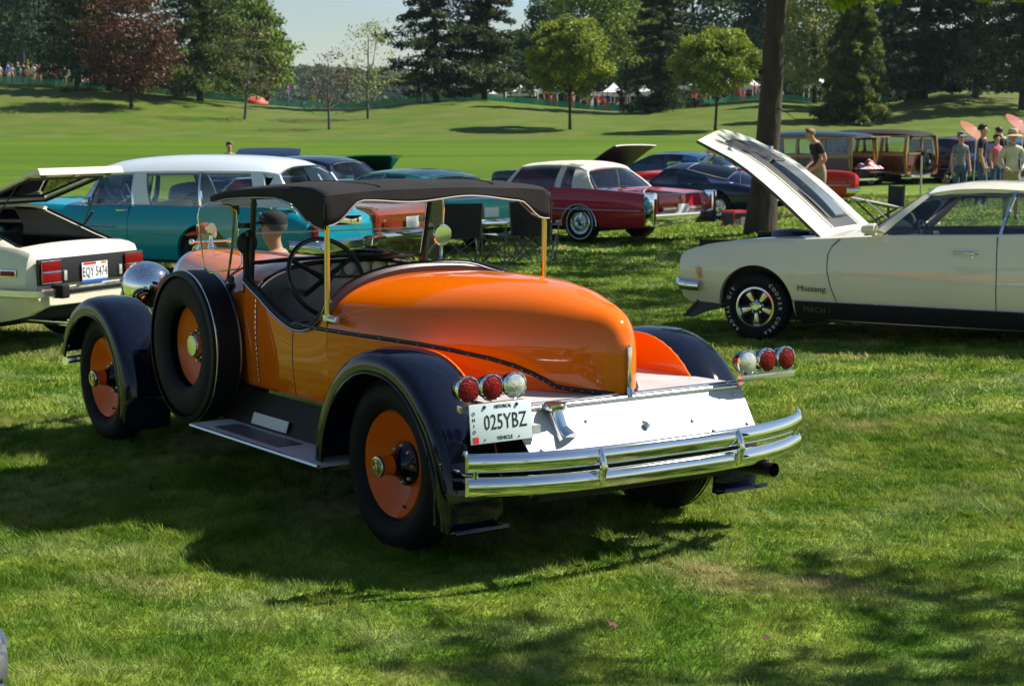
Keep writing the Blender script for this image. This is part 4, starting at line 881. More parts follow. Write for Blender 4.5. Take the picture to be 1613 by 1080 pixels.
for s in (1,-1): MB().box(-1.12,-.98,s*.52,s*.62,.50,.62).build('bumper_overrider',rubber,zc.root,bevel=.02)
MB().box(-1.085,-1.06,-.48,.48,.535,.572).build('bumper_rubber',rubber,zc.root,bevel=.006)
MB().tube([(-.5,.45,.28),(-1.05,.45,.27)],.035,12).build('tailpipe',chrome,zc.root)
for x in (0,2.3): zc.wheel(x,.80,.31,.19,.17,'plain')
# ================= turquoise wagon with white roof
turq=paint('turquoise_paint',(.003,.27,.36)); ivory=paint('wagon_white_paint',(.62,.68,.74))
noW=Car('two_door_wagon','turquoise 1950s two door wagon with white roof and ribbed tailgate',(-3.683,23.598,0),157)
noW.body([(-1.62,.48,.84,.62,.78,.70,.72),(-1.55,.36,.90,.66,.84,.80,.82),(-1.30,.32,.93,.66,.85,.90,.92),(-.9,.30,.94,.68,.86,.96,.97),(-.4,.28,.945,.68,.86,.975,.98),(.3,.26,.95,.66,.87,.965,.97),(1.2,.26,.95,.66,.87,.955,.96),(2.0,.27,.945,.66,.85,.945,.97),(2.6,.30,.94,.68,.84,.955,1.02),(3.2,.32,.92,.68,.82,.95,1.01),(3.7,.36,.86,.66,.78,.90,.95),(3.85,.42,.80,.62,.74,.82,.84)],
  [(.0,.33,.41),(2.95,.34,.41)],turq,holes=[(-1.0,1.95,.09)],crown=3)
noW.greenhouse([(-1.0,.66,1.40,1.50),(-.8,.70,1.425,1.57),(-.3,.72,1.43,1.62),(.4,.72,1.425,1.635),(1.1,.71,1.41,1.61),(1.6,.68,1.385,1.56),(1.9,.62,1.36,1.49)],
  [('c',1.88,1.96,1.72,1.76),('g',1.14,1.88,1.19,1.72),('c',1.12,1.15,1.18,1.20),('p',.98,1.12,1.06,1.18),('p',.86,.98,.99,1.06),('g',.10,.86,.15,.99),('c',.06,.10,.12,.15),('g',-.80,.06,-.62,.12),('p',-.98,-.80,-.80,-.62)],ivory,ivory,carglass,ws=(2.0,1.80,.16,.80,.62),trim=(chrome,.012),crown=3.2,lip=.03)
# tailgate glass + ribs
tg=MB().grid([[(-1.015+.0-.285*k/4-.04*(1-u*u),u*(.66+.08*k/4),(1.385+.10*(1-abs(u)**3.2))*(1-k/4)+1.0*k/4) for u in np.linspace(-1,1,13)] for k in range(5)]).build('rear_window',darkglass,noW.root)
MB().tube([(-1.015-.04*(1-u*u),u*.66,1.385+.10*(1-abs(u)**3.2)) for u in np.linspace(-1,1,13)]+[(-1.30-.04*(1-u*u),u*.75,1.0) for u in np.linspace(1,-1,7)],.014,6,closed=True).build('window_trim',chrome,tg)
MB().prism([(-1.28,.80,1.0),(-1.28,-.80,1.0),(-1.60,-.80,.55),(-1.60,.80,.55)],(.08,0,.02)).build('tailgate',mat('light_turquoise_paint',(.01,.33,.40),.3,0,1),noW.root,bevel=.01)
for s in (1,-1): MB().prism([(-.80,s*.88,.97),(-.98,s*.86,.97),(-1.30,s*.84,.97),(-1.04,s*.70,1.39),(-.98,s*.70,1.39)],(0,-s*.04,0)).build('tail_pillar',ivory,noW.root)
for k in range(7):
    y=-.6+.2*k; MB().tube([(-1.315,y,.985),(-1.625,y,.56)],.011,6).build('tailgate_strip',chrome,noW.root)
for s in (1,-1): MB().box(-1.66,-1.60,s*.78,s*.90,.60,.82).build('tail_light',redlens,noW.root,bevel=.02)
pts=[(-1.3,.97,.48),(-1.66,.95,.48),(-1.78,.80,.48),(-1.80,0,.48)]; pts=pts+[(a,-b,c) for a,b,c in pts[-2::-1]]
MB().grid([[(x+.03,y*.97,z+.08),(x-.03,y,z+.05),(x-.03,y,z-.05),(x+.03,y*.97,z-.08)] for x,y,z in pts]).build('rear_bumper',chrome,noW.root,sharp=50)
noW.strip('belt_moulding',-.8,2.0,.968,.008,dullchrome,12,off=-.02)
noW.strip('side_moulding',1.35,3.4,.685,.014,dullchrome,10); noW.seam('door_seam',[(1.16,.95),(1.16,.30)],sides=(1,-1))
noW.strip('crease_moulding',-.1,.8,.0+.60,.0035,dullchrome,6)
MB().tube([(1.36,.90,.895),(1.34,.93,.90),(1.20,.93,.90),(1.18,.90,.895)],.012,6).build('door_handle',chrome,noW.root); noW.steer(1.45,.4,1.06,.21,dullchrome)
MB().lathe([(0,-.03),(.06,0),(.05,.04),(0,.05)],(1.80,.93,1.02),(-1,0,0),14).build('door_mirror',chrome,noW.root)
for sg in (1,-1):
    MB().obox((.75,sg*.36,.80),.16,.62,.44,(1,0,-.2),(0,1,0)).build('seat',mat('turquoise_vinyl',(.01,.20,.24),.3),noW.root,bevel=.05)
MB().box(1.6,2.0,-.75,.75,.80,.95).build('dashboard',MATS['turquoise_vinyl'],noW.root,bevel=.03)
for x in (0,2.95): noW.wheel(x,.90,.345,.19,.20,'cap')
# ================= dark red coupe with white vinyl roof
wine=paint('dark_red_paint',(.44,.018,.03)); vroof=mat('white_vinyl_roof',(.62,.58,.48),.55,bump=.0008,bscale=120)
cd=Car('luxury_coupe','long dark red 1970s luxury coupe with cream vinyl roof and big chrome rear bumper',(1.772,30.958,0),141.5)
cd.body([(-1.44,.34,.93,.55,.90,.80,.80),(-1.40,.32,.96,.58,.92,.86,.84),(-1.2,.30,.985,.60,.93,.89,.86),(-.7,.29,.995,.60,.94,.92,.90),(-.1,.28,1.0,.60,.94,.94,.95),(.6,.27,1.0,.60,.94,.95,.96),(1.6,.27,1.0,.60,.93,.945,.96),(2.4,.28,.995,.60,.92,.92,.96),(3.3,.31,.99,.60,.90,.90,.93),(4.1,.34,.97,.60,.88,.86,.88),(4.4,.40,.92,.60,.86,.80,.80)],
  [(0,.30,.36),(3.3,.33,.40)],wine,holes=[(.15,1.75,.12)],crown=4,tuck=.12)
cd.greenhouse([(.06,.66,1.24,1.30),(.2,.70,1.305,1.36),(.5,.72,1.335,1.40),(1.0,.72,1.335,1.40),(1.5,.69,1.295,1.36)],
  [('p',1.64,1.75,1.46,1.52),('g',.60,1.64,.56,1.46),('p',.47,.60,.44,.56),('g',.22,.47,.26,.44),('p',-.24,.22,.06,.26)],vroof,vroof,carglass,ws=(1.78,1.5,.2,.86,.66),bl=(-.26,.08,.14,.82,.62,darkglass),trim=(chrome,.012),crown=3)
MB().prism([(-.60,.84,.935),(-.95,.80,.925),(-1.0,0,.925),(-.95,-.80,.925),(-.60,-.84,.935),(-.60,0,.95)],(0,0,.02)).build('vinyl_apron',vroof,cd.root) if False else None
rdp=MB().prism([(-1.455,.70,.865),(-1.455,-.70,.865),(-1.47,-.70,.66),(-1.47,.70,.66)],(.03,0,0)).build('trunk_face',wine,cd.root,bevel=.008)
MB().prism([(-1.475,.62,.655),(-1.475,-.62,.655),(-1.50,-.62,.575),(-1.50,.62,.575)],(.03,0,0)).build('lower_panel',mat('pale_red_trim',(.45,.10,.09),.3,.3),cd.root)
rect_plate(cd.root,(-1.505,0,.615),(0,-1,0),(0,0,1),.34,.15,None,'',pw)
MB().grid([[(-1.46,y,.70+.0),(-1.478,y,.70)] for y in (-.1,.1)]).build('badge_base',chrome,cd.root)
MB().tube([(-1.48,.06,.80),(-1.48,0,.72),(-1.48,-.06,.80)],.009,6).build('v_emblem',chrome,cd.root); MB().prism([(-1.475,.03,.83),(-1.475,-.03,.83),(-1.475,-.02,.79),(-1.475,0,.775),(-1.475,.02,.79)],(-.008,0,0)).build('crest_emblem',mat('crest_gold',(.6,.45,.15),.3,.8),cd.root)
rows=[[(-1.50,y,.58),(-1.575,y,.54),(-1.585,y,.44),(-1.55,y,.35),(-1.48,y,.33)] for y in np.linspace(-.95,.95,9)]
MB().grid(rows).poly(rows[0]).poly(rows[-1]).build('rear_bumper',chrome,cd.root,sharp=40)
for s in (1,-1):
    T_=MB().box(-1.55,-1.36,s*.86,s*1.0,.33,.90).build('bumper_tower',chrome,cd.root,bevel=.03); MB().box(-1.57,-1.54,s*.905,s*.955,.46,.80).build('tail_light',redlens,T_,bevel=.008)
    MB().box(-1.50,-1.47,s*.20,s*.60,.60,.635).build('reflector_bar',clearlens,cd.root)
    rr_=[[(x,s*(side_y(z,.28,1.0,.60,.94,.94,.12)+.02),z) for x in (-1.5,-1.35)] for z in (.36,.5)]
cd.strip('side_moulding',-1.3,3.9,.585,.010,dullchrome,16); cd.seam('door_seam',[(.64,.93),(.60,.30)]); cd.strip('sill_moulding',.4,2.9,.30,.012,dullchrome,10)
MB().tube([(.40*math.cos(PI*k/14)*.95,1.0,.30+.39*math.sin(PI*k/14)*.95) for k in range(15)],.012,6).build('arch_moulding',dullchrome,cd.root)
for s in (1,-1): cd.seats([.9],.40,.62,1.0)
cd.seats([.32],.4,.7,.95)
MB().obox((1.15,0,1.30),.03,.24,.05).build('rear_view_mirror',dullchrome,cd.root)
for x in (0,3.3): cd.wheel(x,.97,.35,.20,.20,'cap',white=.03)
MB().tube([(-1.2,.9,.92),(-1.2,.9,.945)],.012,6).build('fuel_door_knob',chrome,cd.root)
# ================= navy split window fastback
nav=paint('navy_paint',(.006,.014,.045))
ve=Car('fastback_sports_car','low navy blue 1960s fastback sports car with split rear window and chrome bumperettes',(4.824,37.059,0),141)
ve.body([(-.98,.48,.66,.62,.60,.70,.70),(-.92,.42,.78,.62,.72,.74,.76),(-.7,.34,.86,.62,.78,.78,.80),(-.3,.27,.89,.62,.82,.83,.84),(.1,.24,.89,.62,.83,.85,.86),(.6,.22,.85,.6,.76,.80,.84),(1.4,.22,.84,.6,.75,.78,.82),(2.0,.22,.86,.6,.77,.80,.84),(2.5,.25,.89,.62,.80,.84,.84),(2.9,.3,.86,.6,.78,.78,.78),(3.3,.4,.70,.56,.66,.66,.68)],[(0,.33,.36),(2.49,.33,.36)],nav,holes=[(.9,1.75,.12)],crown=3)
rf=[(-.78,.10,.76,.80),(-.55,.26,.80,.88),(-.2,.43,.86,1.0),(.2,.53,.93,1.11),(.6,.58,1.02,1.19),(1.0,.59,1.10,1.235),(1.35,.57,1.13,1.235),(1.55,.54,1.10,1.20)]
ve.greenhouse(rf,[('p',1.78,1.86,1.5,1.56),('g',1.12,1.78,1.12,1.5),('p',.2,1.12,.5,1.12),('p',-.75,.2,-.75,.5)],nav,nav,carglass,ws=(1.9,1.56,.15,.66,.50),trim=(chrome,.008),crown=2.2)
for s in (1,-1):
    pts=[(.95,s*.30,1.215),(.98,s*.54,1.12),(.62,s*.60,1.00),(.25,s*.56,.93),(.0,s*.34,1.03),(.3,s*.08,1.13),(.7,s*.07,1.20)]
    rfx=lambda x,y: (lambda r: r[1]+(r[2]-r[1])*(1-min(1,abs(y)/r[0])**2.2))(interp(x,ve.roof))
    g=[]; 
    for i in range(7):
        row=[]
        for j in range(7):
            u=.07+.48*j/6; x=.95-(.95)*i/6; wv=interp(x,ve.roof)[0]; y=s*min(u*wv/.56,wv*.97); row.append((x,y,rfx(x,y)+.006))
        g.append(row)
    gw=MB().grid(g).build('rear_window',darkglass,ve.root); e=g[0]+[r[-1] for r in g[1:]]+g[-1][::-1][1:]+[r[0] for r in g[1:-1]][::-1]; MB().tube(e,.009,6,closed=True).build('window_trim',dullchrome,gw)
    for y in (.50,.66): MB().lathe([(.058,0),(.06,-.02),(.045,-.03),(0,-.035)],(-.95,s*y,.66),(1,0,0),16).build('tail_light',redlens if y>.6 else chrome,ve.root)
    MB().tube([(-.8,s*.80,.50),(-1.02,s*.74,.50),(-1.05,s*.35,.50)],.035,8).build('rear_bumperette',chrome,ve.root)
rect_plate(ve.root,(-1.0,0,.55),(0,-1,0),(0,0,1),.31,.15,None,'',pw); MB().lathe([(.05,0),(.04,-.01),(0,-.015)],(-.86,0,.80),(1,0,-1),16).build('fuel_cap',chrome,ve.root)
for x in (0,2.49): ve.wheel(x,.86,.33,.19,.18,'cap')
ve.tube('antenna',[(-.45,.70,.82),(-.46,.70,1.15)],.004,dullchrome)
# ---------------- trees, hill, fence, tents
def leafmat(name,col,col2,tr=.35):
    if name in MATS: return MATS[name]
    m=bpy.data.materials.new(name); m.use_nodes=True; n=m.node_tree.nodes; l=m.node_tree.links; b=n['Principled BSDF']; b.inputs['Roughness'].default_value=.55; b.inputs['Specular IOR Level'].default_value=.3
    at=n.new('ShaderNodeAttribute'); at.attribute_name='rnd'; r=n.new('ShaderNodeValToRGB'); e=r.color_ramp.elements; e[0].color=(*col2,1); e[1].color=(*col,1); e[0].position=.15; e[1].position=.9; l.new(at.outputs['Fac'],r.inputs[0])
    l.new(r.outputs[0],b.inputs['Base Color']); t=n.new('ShaderNodeBsdfTranslucent'); l.new(r.outputs[0],t.inputs[0]); x=n.new('ShaderNodeMixShader'); x.inputs[0].default_value=tr
    l.new(b.outputs[0],x.inputs[1]); l.new(t.outputs[0],x.inputs[2]); l.new(x.outputs[0],n['Material Output'].inputs[0]); MATS[name]=m; return m
bark=mat('bark',(.045,.032,.022),.9,var=.5,vscale=9,bump=.03,bscale=14,stretch=(1,1,.25))
barkgrey=mat('grey_bark',(.11,.095,.08),.9,var=.4,vscale=9,bump=.02,bscale=20,stretch=(1,1,.3))
LM={'maple':leafmat('maple_leaf',(0.369,0.413,0.048),(0.120,0.184,0.021)),'red':leafmat('copper_leaf',(0.209,0.078,0.038),(0.061,0.038,0.020),.25),'green':leafmat('green_leaf',(0.294,0.393,0.051),(0.061,0.115,0.026),.42),
 'dark':leafmat('dark_conifer_needles',(0.096,0.144,0.035),(0.016,0.030,0.016),.42),'pine':leafmat('pine_needles',(0.192,0.269,0.055),(0.034,0.064,0.023),.42),'pale':leafmat('pale_leaf',(0.465,0.480,0.125),(0.147,0.196,0.073),.42),
 'bright':leafmat('backlit_leaf',(0.319,0.435,0.029),(0.131,0.203,0.017),.6),'weep':leafmat('weeping_foliage',(0.216,0.260,0.042),(0.036,0.064,0.022),.42),'blue':leafmat('bluegreen_leaf',(0.134,0.205,0.090),(0.027,0.059,0.043),.42),'brown':leafmat('browning_leaf',(0.174,0.109,0.051),(0.072,0.051,0.026),.3)}
def leaves(cen,rad,n,size,asp=.6,droop=0,flat=.6):
    # cen (K,3), rad (K,), n leaves per clump -> quads
    K=len(cen); c=np.repeat(cen,n,0); rr=np.repeat(rad,n)[:,None]; p=rng.normal(0,1,(K*n,3)); p/=np.linalg.norm(p,axis=1)[:,None]; p*=rng.random((K*n,1))**.45; p[:,2]*=flat
    p=c+p*rr; a=rng.normal(0,1,(K*n,3)); a[:,2]-=droop; a/=np.linalg.norm(a,axis=1)[:,None]; b=np.cross(a,rng.normal(0,1,(K*n,3))); b/=np.linalg.norm(b,axis=1)[:,None]
    s=size*(.6+.8*rng.random((K*n,1))); V=np.empty((K*n,4,3)); V[:,0]=p-a*s*.5; V[:,1]=p+b*s*asp*.5; V[:,2]=p+a*s*.5; V[:,3]=p-b*s*asp*.5
    clump=np.repeat(rng.random(K),n); rnd=np.clip(.55*clump+.45*rng.random(K*n),0,1); return V.reshape(-1,3),rnd
def foliage(root,parts,m,name='foliage'):
    V=np.concatenate([p[0] for p in parts]); r=np.concatenate([p[1] for p in parts]); loc=np.array(root.location)
    me=raw_mesh(name,V-loc,m,4,False); at=me.attributes.new('rnd','FLOAT','FACE'); at.data.foreach_set('value',r.astype(np.float32)); me.polygons.foreach_set('use_smooth',[False]*len(me.polygons))
    o=bpy.data.objects.new(name,me); COL.objects.link(o); o.parent=root; return tag(o,kind='stuff')
def trunk_mesh(root,base,topz,r,lean=(0,0),targets=(),m=bark,r2=None,bn=5,fork=None):
    b=Vector(base)-root.location; M=MB(); H=topz-base[2]; P=[];Rr_=[]
    for k in range(9):
        t=k/8; P.append((b.x+lean[0]*t+.03*H*.3*math.sin(t*5+base[0]),b.y+lean[1]*t,b.z-.15*(k==0)+H*t)); Rr_.append(r*(1.25 if k==0 else 1)*(1-t)+ (r2 or r*.25)*t)
    M.tube(P,Rr_,10); tr=M.build('trunk',m,root)
    if len(targets):
        B_=MB()
        for q in targets:
            q=Vector(q)-root.location; t0=random.uniform(.30,.75) if fork is None else fork*random.uniform(.9,1.3); i=min(7,int(t0*8)); s=Vector(P[i]).lerp(Vector(P[i+1]),t0*8-i)
            mid=s.lerp(q,.5)+Vector((random.uniform(-.2,.2),random.uniform(-.2,.2),-.08*(q-s).length)); rr=Rr_[i]*.38; B_.tube([s,mid,q],[rr,rr*.6,rr*.2],bn,caps=False)
        tag(B_.build('limbs',m,root),kind='stuff')
def broadleaf(name,label,x,y,h,cz,rx,rz,kind,group=None,K=46,n=150,size=.24,r=.16,dens=1,m=bark,zb=None,cat='tree',shape=1.0,off=0,crad=.42,ry=None,lean=(0,0),gap=0):
    z0=tz(x,y) if zb is None else zb; root=thing(name,label,cat,(x,y,z0),0,group); ry=ry or rx
    u=rng.normal(0,1,(K,3)); u/=np.linalg.norm(u,axis=1)[:,None]; u*=(.35+.65*rng.random((K,1))**.5); 
    tap=1-.45*shape*np.clip(u[:,2],0,1); cen=np.stack([x+off+u[:,0]*rx*tap,y+u[:,1]*ry*tap,z0+cz+u[:,2]*rz],1); rad=np.full(K,crad*(rx+rz)/2)*(.6+.5*rng.random(K))
    parts=[leaves(cen,rad,int(n*dens),size)]
    foliage(root,parts,LM[kind]); trunk_mesh(root,(x,y,z0),z0+cz+rz*.55,r,(off+lean[0],lean[1]),cen[rng.choice(K,min(K,16),replace=False)],m=m,fork=.34); return root
def conifer(name,label,x,y,h,w,kind,group=None,zlow=.6,n=26,layers=13,size=.34,per=9,droop=.12,r=.2,zb=None,top=.12,asp=.22,bush=.34,xo=0,irregular=.25,brown=0):
    z0=tz(x,y) if zb is None else zb; root=thing(name,label,'tree',(x,y,z0),0,group); C_=[];Ra=[];tg=[]
    for L in range(layers):
        t=L/(layers-1); z=z0+zlow+(h-zlow)*t; wr=w*((1-t)**.75*(1-top)+top)*(1+irregular*(random.random()-.5))
        for k in range(per):
            a=2*PI*(k+random.random())/per; ww=wr*(.6+.55*random.random()); zj=random.uniform(-.6,.6)*(h-zlow)/layers
            for q in (.14,.38,.62,.85,1.0):
                C_.append((x+xo*t+math.cos(a)*ww*q,y+math.sin(a)*ww*q,z+zj-droop*ww*q+random.uniform(-.12,.12))); Ra.append(bush*(.5+.36*w*(1-t*.6))*(1.15-q*.4))
            if k%3==0: tg.append(C_[-2])
    C_=np.array(C_);Ra=np.array(Ra); parts=[leaves(C_,Ra,int(n*1.2),size,asp*1.15,.25,.55)]; foliage(root,parts,LM[kind])
    trunk_mesh(root,(x,y,z0),z0+h*.96,r,(xo,0),(),r2=.03)
    B_=MB(); 
    for q in tg[::2]: q=Vector(q)-root.location; B_.tube([(xo*(q.z/h),0,q.z+.05),q],[.05,.015],4,caps=False)
    tag(B_.build('limbs',bark,root),kind='stuff'); return root
def PX(px,Y): return (px-806.5)/2743*Y*1.0
def HZ(py,Y): return 2+(200-py)/2743*Y
# background individual trees
broadleaf('copper_beech','reddish brown leaved tree alone on the bank at left',PX(211,112),112,7,4.6,2.7,3.9,'red',K=60,n=150,size=.22,r=.12,shape=1.2)
conifer('pine_tree','tall dark green pine behind the reddish tree',PX(178,124),124,15,4.2,'dark',n=38,zlow=.9,per=10)
conifer('pine_tree','broad mid green pine right of the reddish tree, crown past the photo top',PX(322,121),121,16.5,5.2,'pine',n=40,zlow=1.5,layers=16,per=11,size=.4)
conifer('pine_tree','dark pine in front of the crowd, left of the reddish tree',PX(130,128),128,14,3.3,'dark',n=34,zlow=1.9)
broadleaf('sparse_tree','leaning almost bare young tree on the bank below the big pine',PX(388,110),110,6,3.6,2.2,2.3,'brown',K=46,n=16,size=.16,r=.09,m=barkgrey,off=.6)
for px,Y,h,w,k,lab in ((72,150,11.5,3.8,'blue','hazy bluish tree behind the crowd at far left'),(30,158,9.5,3.0,'blue','smaller hazy tree behind the crowd, beside the pale one'),(5,165,8.5,2.4,'pale','pale olive tree at the extreme left edge'),(412,152,7.4,2.3,'green','round dark tree on the horizon right of the broad pine'),(385,160,8.6,2.2,'green','green tree top showing over the almost bare young tree')):
    broadleaf('deciduous_tree',lab,PX(px,Y),Y,h*1.25,h*.72,w*1.2,h*.56,k,K=80,n=150,size=.34,r=.2,group=None)
broadleaf('sparse_tree','small thin tree nearest the fairway with a bare forked crown',PX(520,105),105,5,2.9,1.7,2.0,'brown',K=50,n=15,size=.15,r=.09,m=barkgrey)
broadleaf('sparse_tree','thin tree with yellowing leaves, just right of the forked one',PX(582,112),112,6.5,3.8,2.1,2.7,'pale',K=56,n=22,size=.16,r=.09,m=barkgrey)
conifer('pine_tree','dark ragged pine standing centrally on the bank against open sky',PX(686,124),124,13.0,4.0,'dark',n=30,zlow=1.3,layers=14,per=8,irregular=.8,size=.42,bush=.36)
conifer('pine_tree','dark pine with browned lower needles beside the ragged central one',PX(766,126),126,13.5,3.5,'dark',n=34,zlow=1.2,layers=14,per=9,irregular=.6,size=.42)
broadleaf('maple_tree','yellow green maple left of the dark spruce',PX(898,104),104,7,4.35,2.5,2.35,'maple',K=130,n=190,size=.19,r=.10,shape=.35,crad=.29)
broadleaf('maple_tree','yellow green maple right of the dark spruce',PX(1125,102),102,6,3.95,2.5,1.9,'maple',K=110,n=190,size=.19,r=.09,shape=.3,crad=.31)
conifer('spruce_tree','dark spruce standing between the two yellow green maples',PX(1040,121),121,14,2.9,'dark',n=36,zlow=.35,layers=15,per=9)
for px,Y,h,w,k,lab in ((940,150,13,4.2,'green','tall light green tree filling the gap above the left maple'),(985,158,13,3.6,'green','tall light green tree left of the spruce top'),(1085,160,12,3.6,'blue','tall dark tree behind the right hand maple'),(865,165,8.5,2.7,'blue','low dark tree behind the left maple trunk'),(1195,150,10.5,2.6,'blue','dark tree directly behind the big foreground trunk')):
    broadleaf('deciduous_tree',lab,PX(px,Y),Y,h*1.2,h*.72,w*1.15,h*.52,k,K=90,n=150,size=.36,r=.22)
broadleaf('deciduous_tree','grey green tree just right of the big foreground trunk',PX(1278,124),124,9.5,5.2,2.7,4.6,'pale',K=80,n=130,size=.26,r=.16,shape=.5)
broadleaf('deciduous_tree','dark leafy tree at the sky gap right of centre',PX(1335,150),150,11,5.8,2.6,5.6,'blue',K=60,n=130,size=.34,r=.2)
conifer('weeping_spruce','weeping olive green spruce behind the station wagons',PX(1340,108),108,8.6,2.6,'weep',n=52,zlow=.5,layers=14,per=9,droop=.9,size=.5,asp=.14,top=.25)
for px,Y,h,w,k,lab in ((1450,120,14,3.2,'dark','dark spruce standing right of the weeping one'),(1395,132,11,2.8,'blue','bluish conifer between weeping and dark spruces'),(1530,118,14,4.2,'dark','broad black green conifer above the white tent at right'),(1600,112,14,4.2,'dark','black green conifer at the right edge of the photo')):
    conifer('spruce_tree',lab,PX(px,Y),Y,h,w,k,n=30,zlow=.8 if px<1500 else 2.0,layers=14,per=9,size=.42)
# distant wood and hill
hx=np.linspace(-420,420,120); rows=[]
hills=MB()
def hillz(x,y):
    return 1.5+ (10*math.exp(-((x+58)/70)**2)+6*math.exp(-((x-60)/200)**2)+8*math.exp(-((x+260)/120)**2)+.8*math.sin(x*.05))*float(sst(430,620,y))
for y in (400,440,480,520,560,600,640,700,800,1000): rows.append([(float(x),float(y),hillz(x,y)) for x in hx])
hl=hills.grid(rows).build('hill',mat('wooded_hill',(.035,.052,.024),.9,var=.5,vscale=.12),recalc=False); tag(hl,'low wooded hill on the horizon','hill',kind='structure')
K=2600; xx=rng.uniform(-330,330,K); yy=rng.uniform(470,640,K); cc=np.stack([xx,yy,[hillz(a,b)+3 for a,b in zip(xx,yy)]],1)
V,r=leaves(cc,np.full(K,6.0),60,1.7,.7,0,.75); me=raw_mesh('wood',V,leafmat('wood_leaf',(.085,.115,.045),(.030,.050,.024)),4,False); at=me.attributes.new('rnd','FLOAT','FACE'); at.data.foreach_set('value',r.astype(np.float32)); o=bpy.data.objects.new('woodland',me); COL.objects.link(o); tag(o,'mixed woodland covering the far hill','woodland',kind='stuff')
K=1050; xx=np.concatenate([rng.uniform(-95,-42,K//3),rng.uniform(0,110,K-K//3)]); yy=rng.uniform(185,225,K); cc=np.stack([xx,yy,3+rng.uniform(1,8.5,K)],1)
V,r=leaves(cc,np.full(K,2.6),110,.75,.7,0,.8); me=raw_mesh('wood',V,leafmat('wood_edge_leaf',(.075,.11,.034),(.018,.034,.014)),4,False); at=me.attributes.new('rnd','FLOAT','FACE'); at.data.foreach_set('value',r.astype(np.float32)); o=bpy.data.objects.new('woodland',me); COL.objects.link(o); tag(o,'dense dark wood beyond the tents','woodland',kind='stuff')
# foreground tree with thick trunk (crown above the photo)
def shade_tree(name,label,x,y,r,h0,cz,rx,rz,K,n,size,kind='green',zb=0,lean=(0,0),extra=()):
    rng=np.random.default_rng(abs(int(x*10+y*7+400)))
    root=thing(name,label,'tree',(x,y,zb),0); u=rng.normal(0,1,(K,3)); u/=np.linalg.norm(u,axis=1)[:,None]; u*=(.3+.7*rng.random((K,1))**.5)
    cen=np.stack([x+lean[0]+u[:,0]*rx,y+lean[1]+u[:,1]*rx,cz+u[:,2]*rz],1); cen[:,2]=np.maximum(cen[:,2],h0)
    parts=[leaves(cen,np.full(K,.65)*(.7+.6*rng.random(K)),n,size,.75)]
    if extra: e=np.array(extra); parts.append(leaves(e[:,:3],e[:,3],60,.15,.75))
    foliage(root,parts,LM[kind])
    P=[];Rr_=[]
    for k in range(13): t=k/12; P.append((lean[0]*.55*t+.04*math.sin(t*7),lean[1]*t*.5,-.1+(cz+.5)*t)); Rr_.append(r*(1.0+.45*math.exp(-t*14))*(1-.55*t))
    MB().tube(P,Rr_,16).build('trunk',bark,root); B_=MB()
    for q in list(cen[:22])+[np.array(e[:3]) for e in extra]:
        q=Vector(q)-Vector((x,y,0)); i=random.randint(7,11); s=Vector(P[i]); B_.tube([s,s.lerp(q,.5)+Vector((0,0,.3)),q],[Rr_[i]*.4,Rr_[i]*.25,.02],6,caps=False)
    tag(B_.build('limbs',bark,root),kind='stuff'); return root
st1=shade_tree('shade_tree','thick dark trunk rising out of frame behind the raised striped hood',4.40,31,.225,7.0,11,3.2,2.8,60,330,.13,'bright',0,(1.0,0),extra=[(5.9,28.3,4.12,.42),(5.0,28.4,4.2,.35),(5.3,28.4,4.02,.28),(7.5,28,4.12,.3),(8.1,28.1,4.2,.35),(5.55,28.5,4.15,.42),(5.25,28.6,4.35,.3),(7.3,28,4.35,.4),(7.9,28,4.30,.35),(6.8,28.4,4.5,.3)])
tw=MB().tube([(4.62-4.4,-.1,2.35),(4.8-4.4,-.3,2.25),(5.05-4.4,-.4,2.05)],[.012,.008,.004],5).tube([(4.8-4.4,-.3,2.25),(4.98-4.4,-.35,2.3)],[.008,.004],5).tube([(.2,-.05,2.9),(.0,-.2,2.95),(-.3,-.3,3.1)],[.03,.02,.01],5).lathe([(0,-.05),(.07,-.02),(.06,.04),(0,.05)],(-.03,-.2,2.95),(0,-1,.2),8).build('twigs',bark,st1)
shade_tree('shade_tree','dark trunk cut by the right edge of the photo beside the tan hatted person',9.0,29.5,.20,5.5,9,3.6,3,44,280,.14,'green',.22)
for x,y,cz,rx,K in ((8.3,21.8,7.6,2.9,34),(8.35,7.95,7.4,2.35,27)):
    shade_tree('shade_tree','leafy tree outside the photo '+('to the right of the raised striped hood' if y>15 else 'near the photographer, dappling the lawn'),x,y,.2,5.0,cz,rx,2.0,K,110,.14,'green',0)
for i_,(x,y) in enumerate(((-60,-70),(-34,-88),(-8,-80),(22,-90),(50,-74),(80,-40))):
    shade_tree('shade_tree',('far left','left','first central','second central','right','far right')[i_]+' leafy tree standing behind the photographer',x,y,.3,2.5,6.5,4.2,4.2,50,150,.32,'green',0)
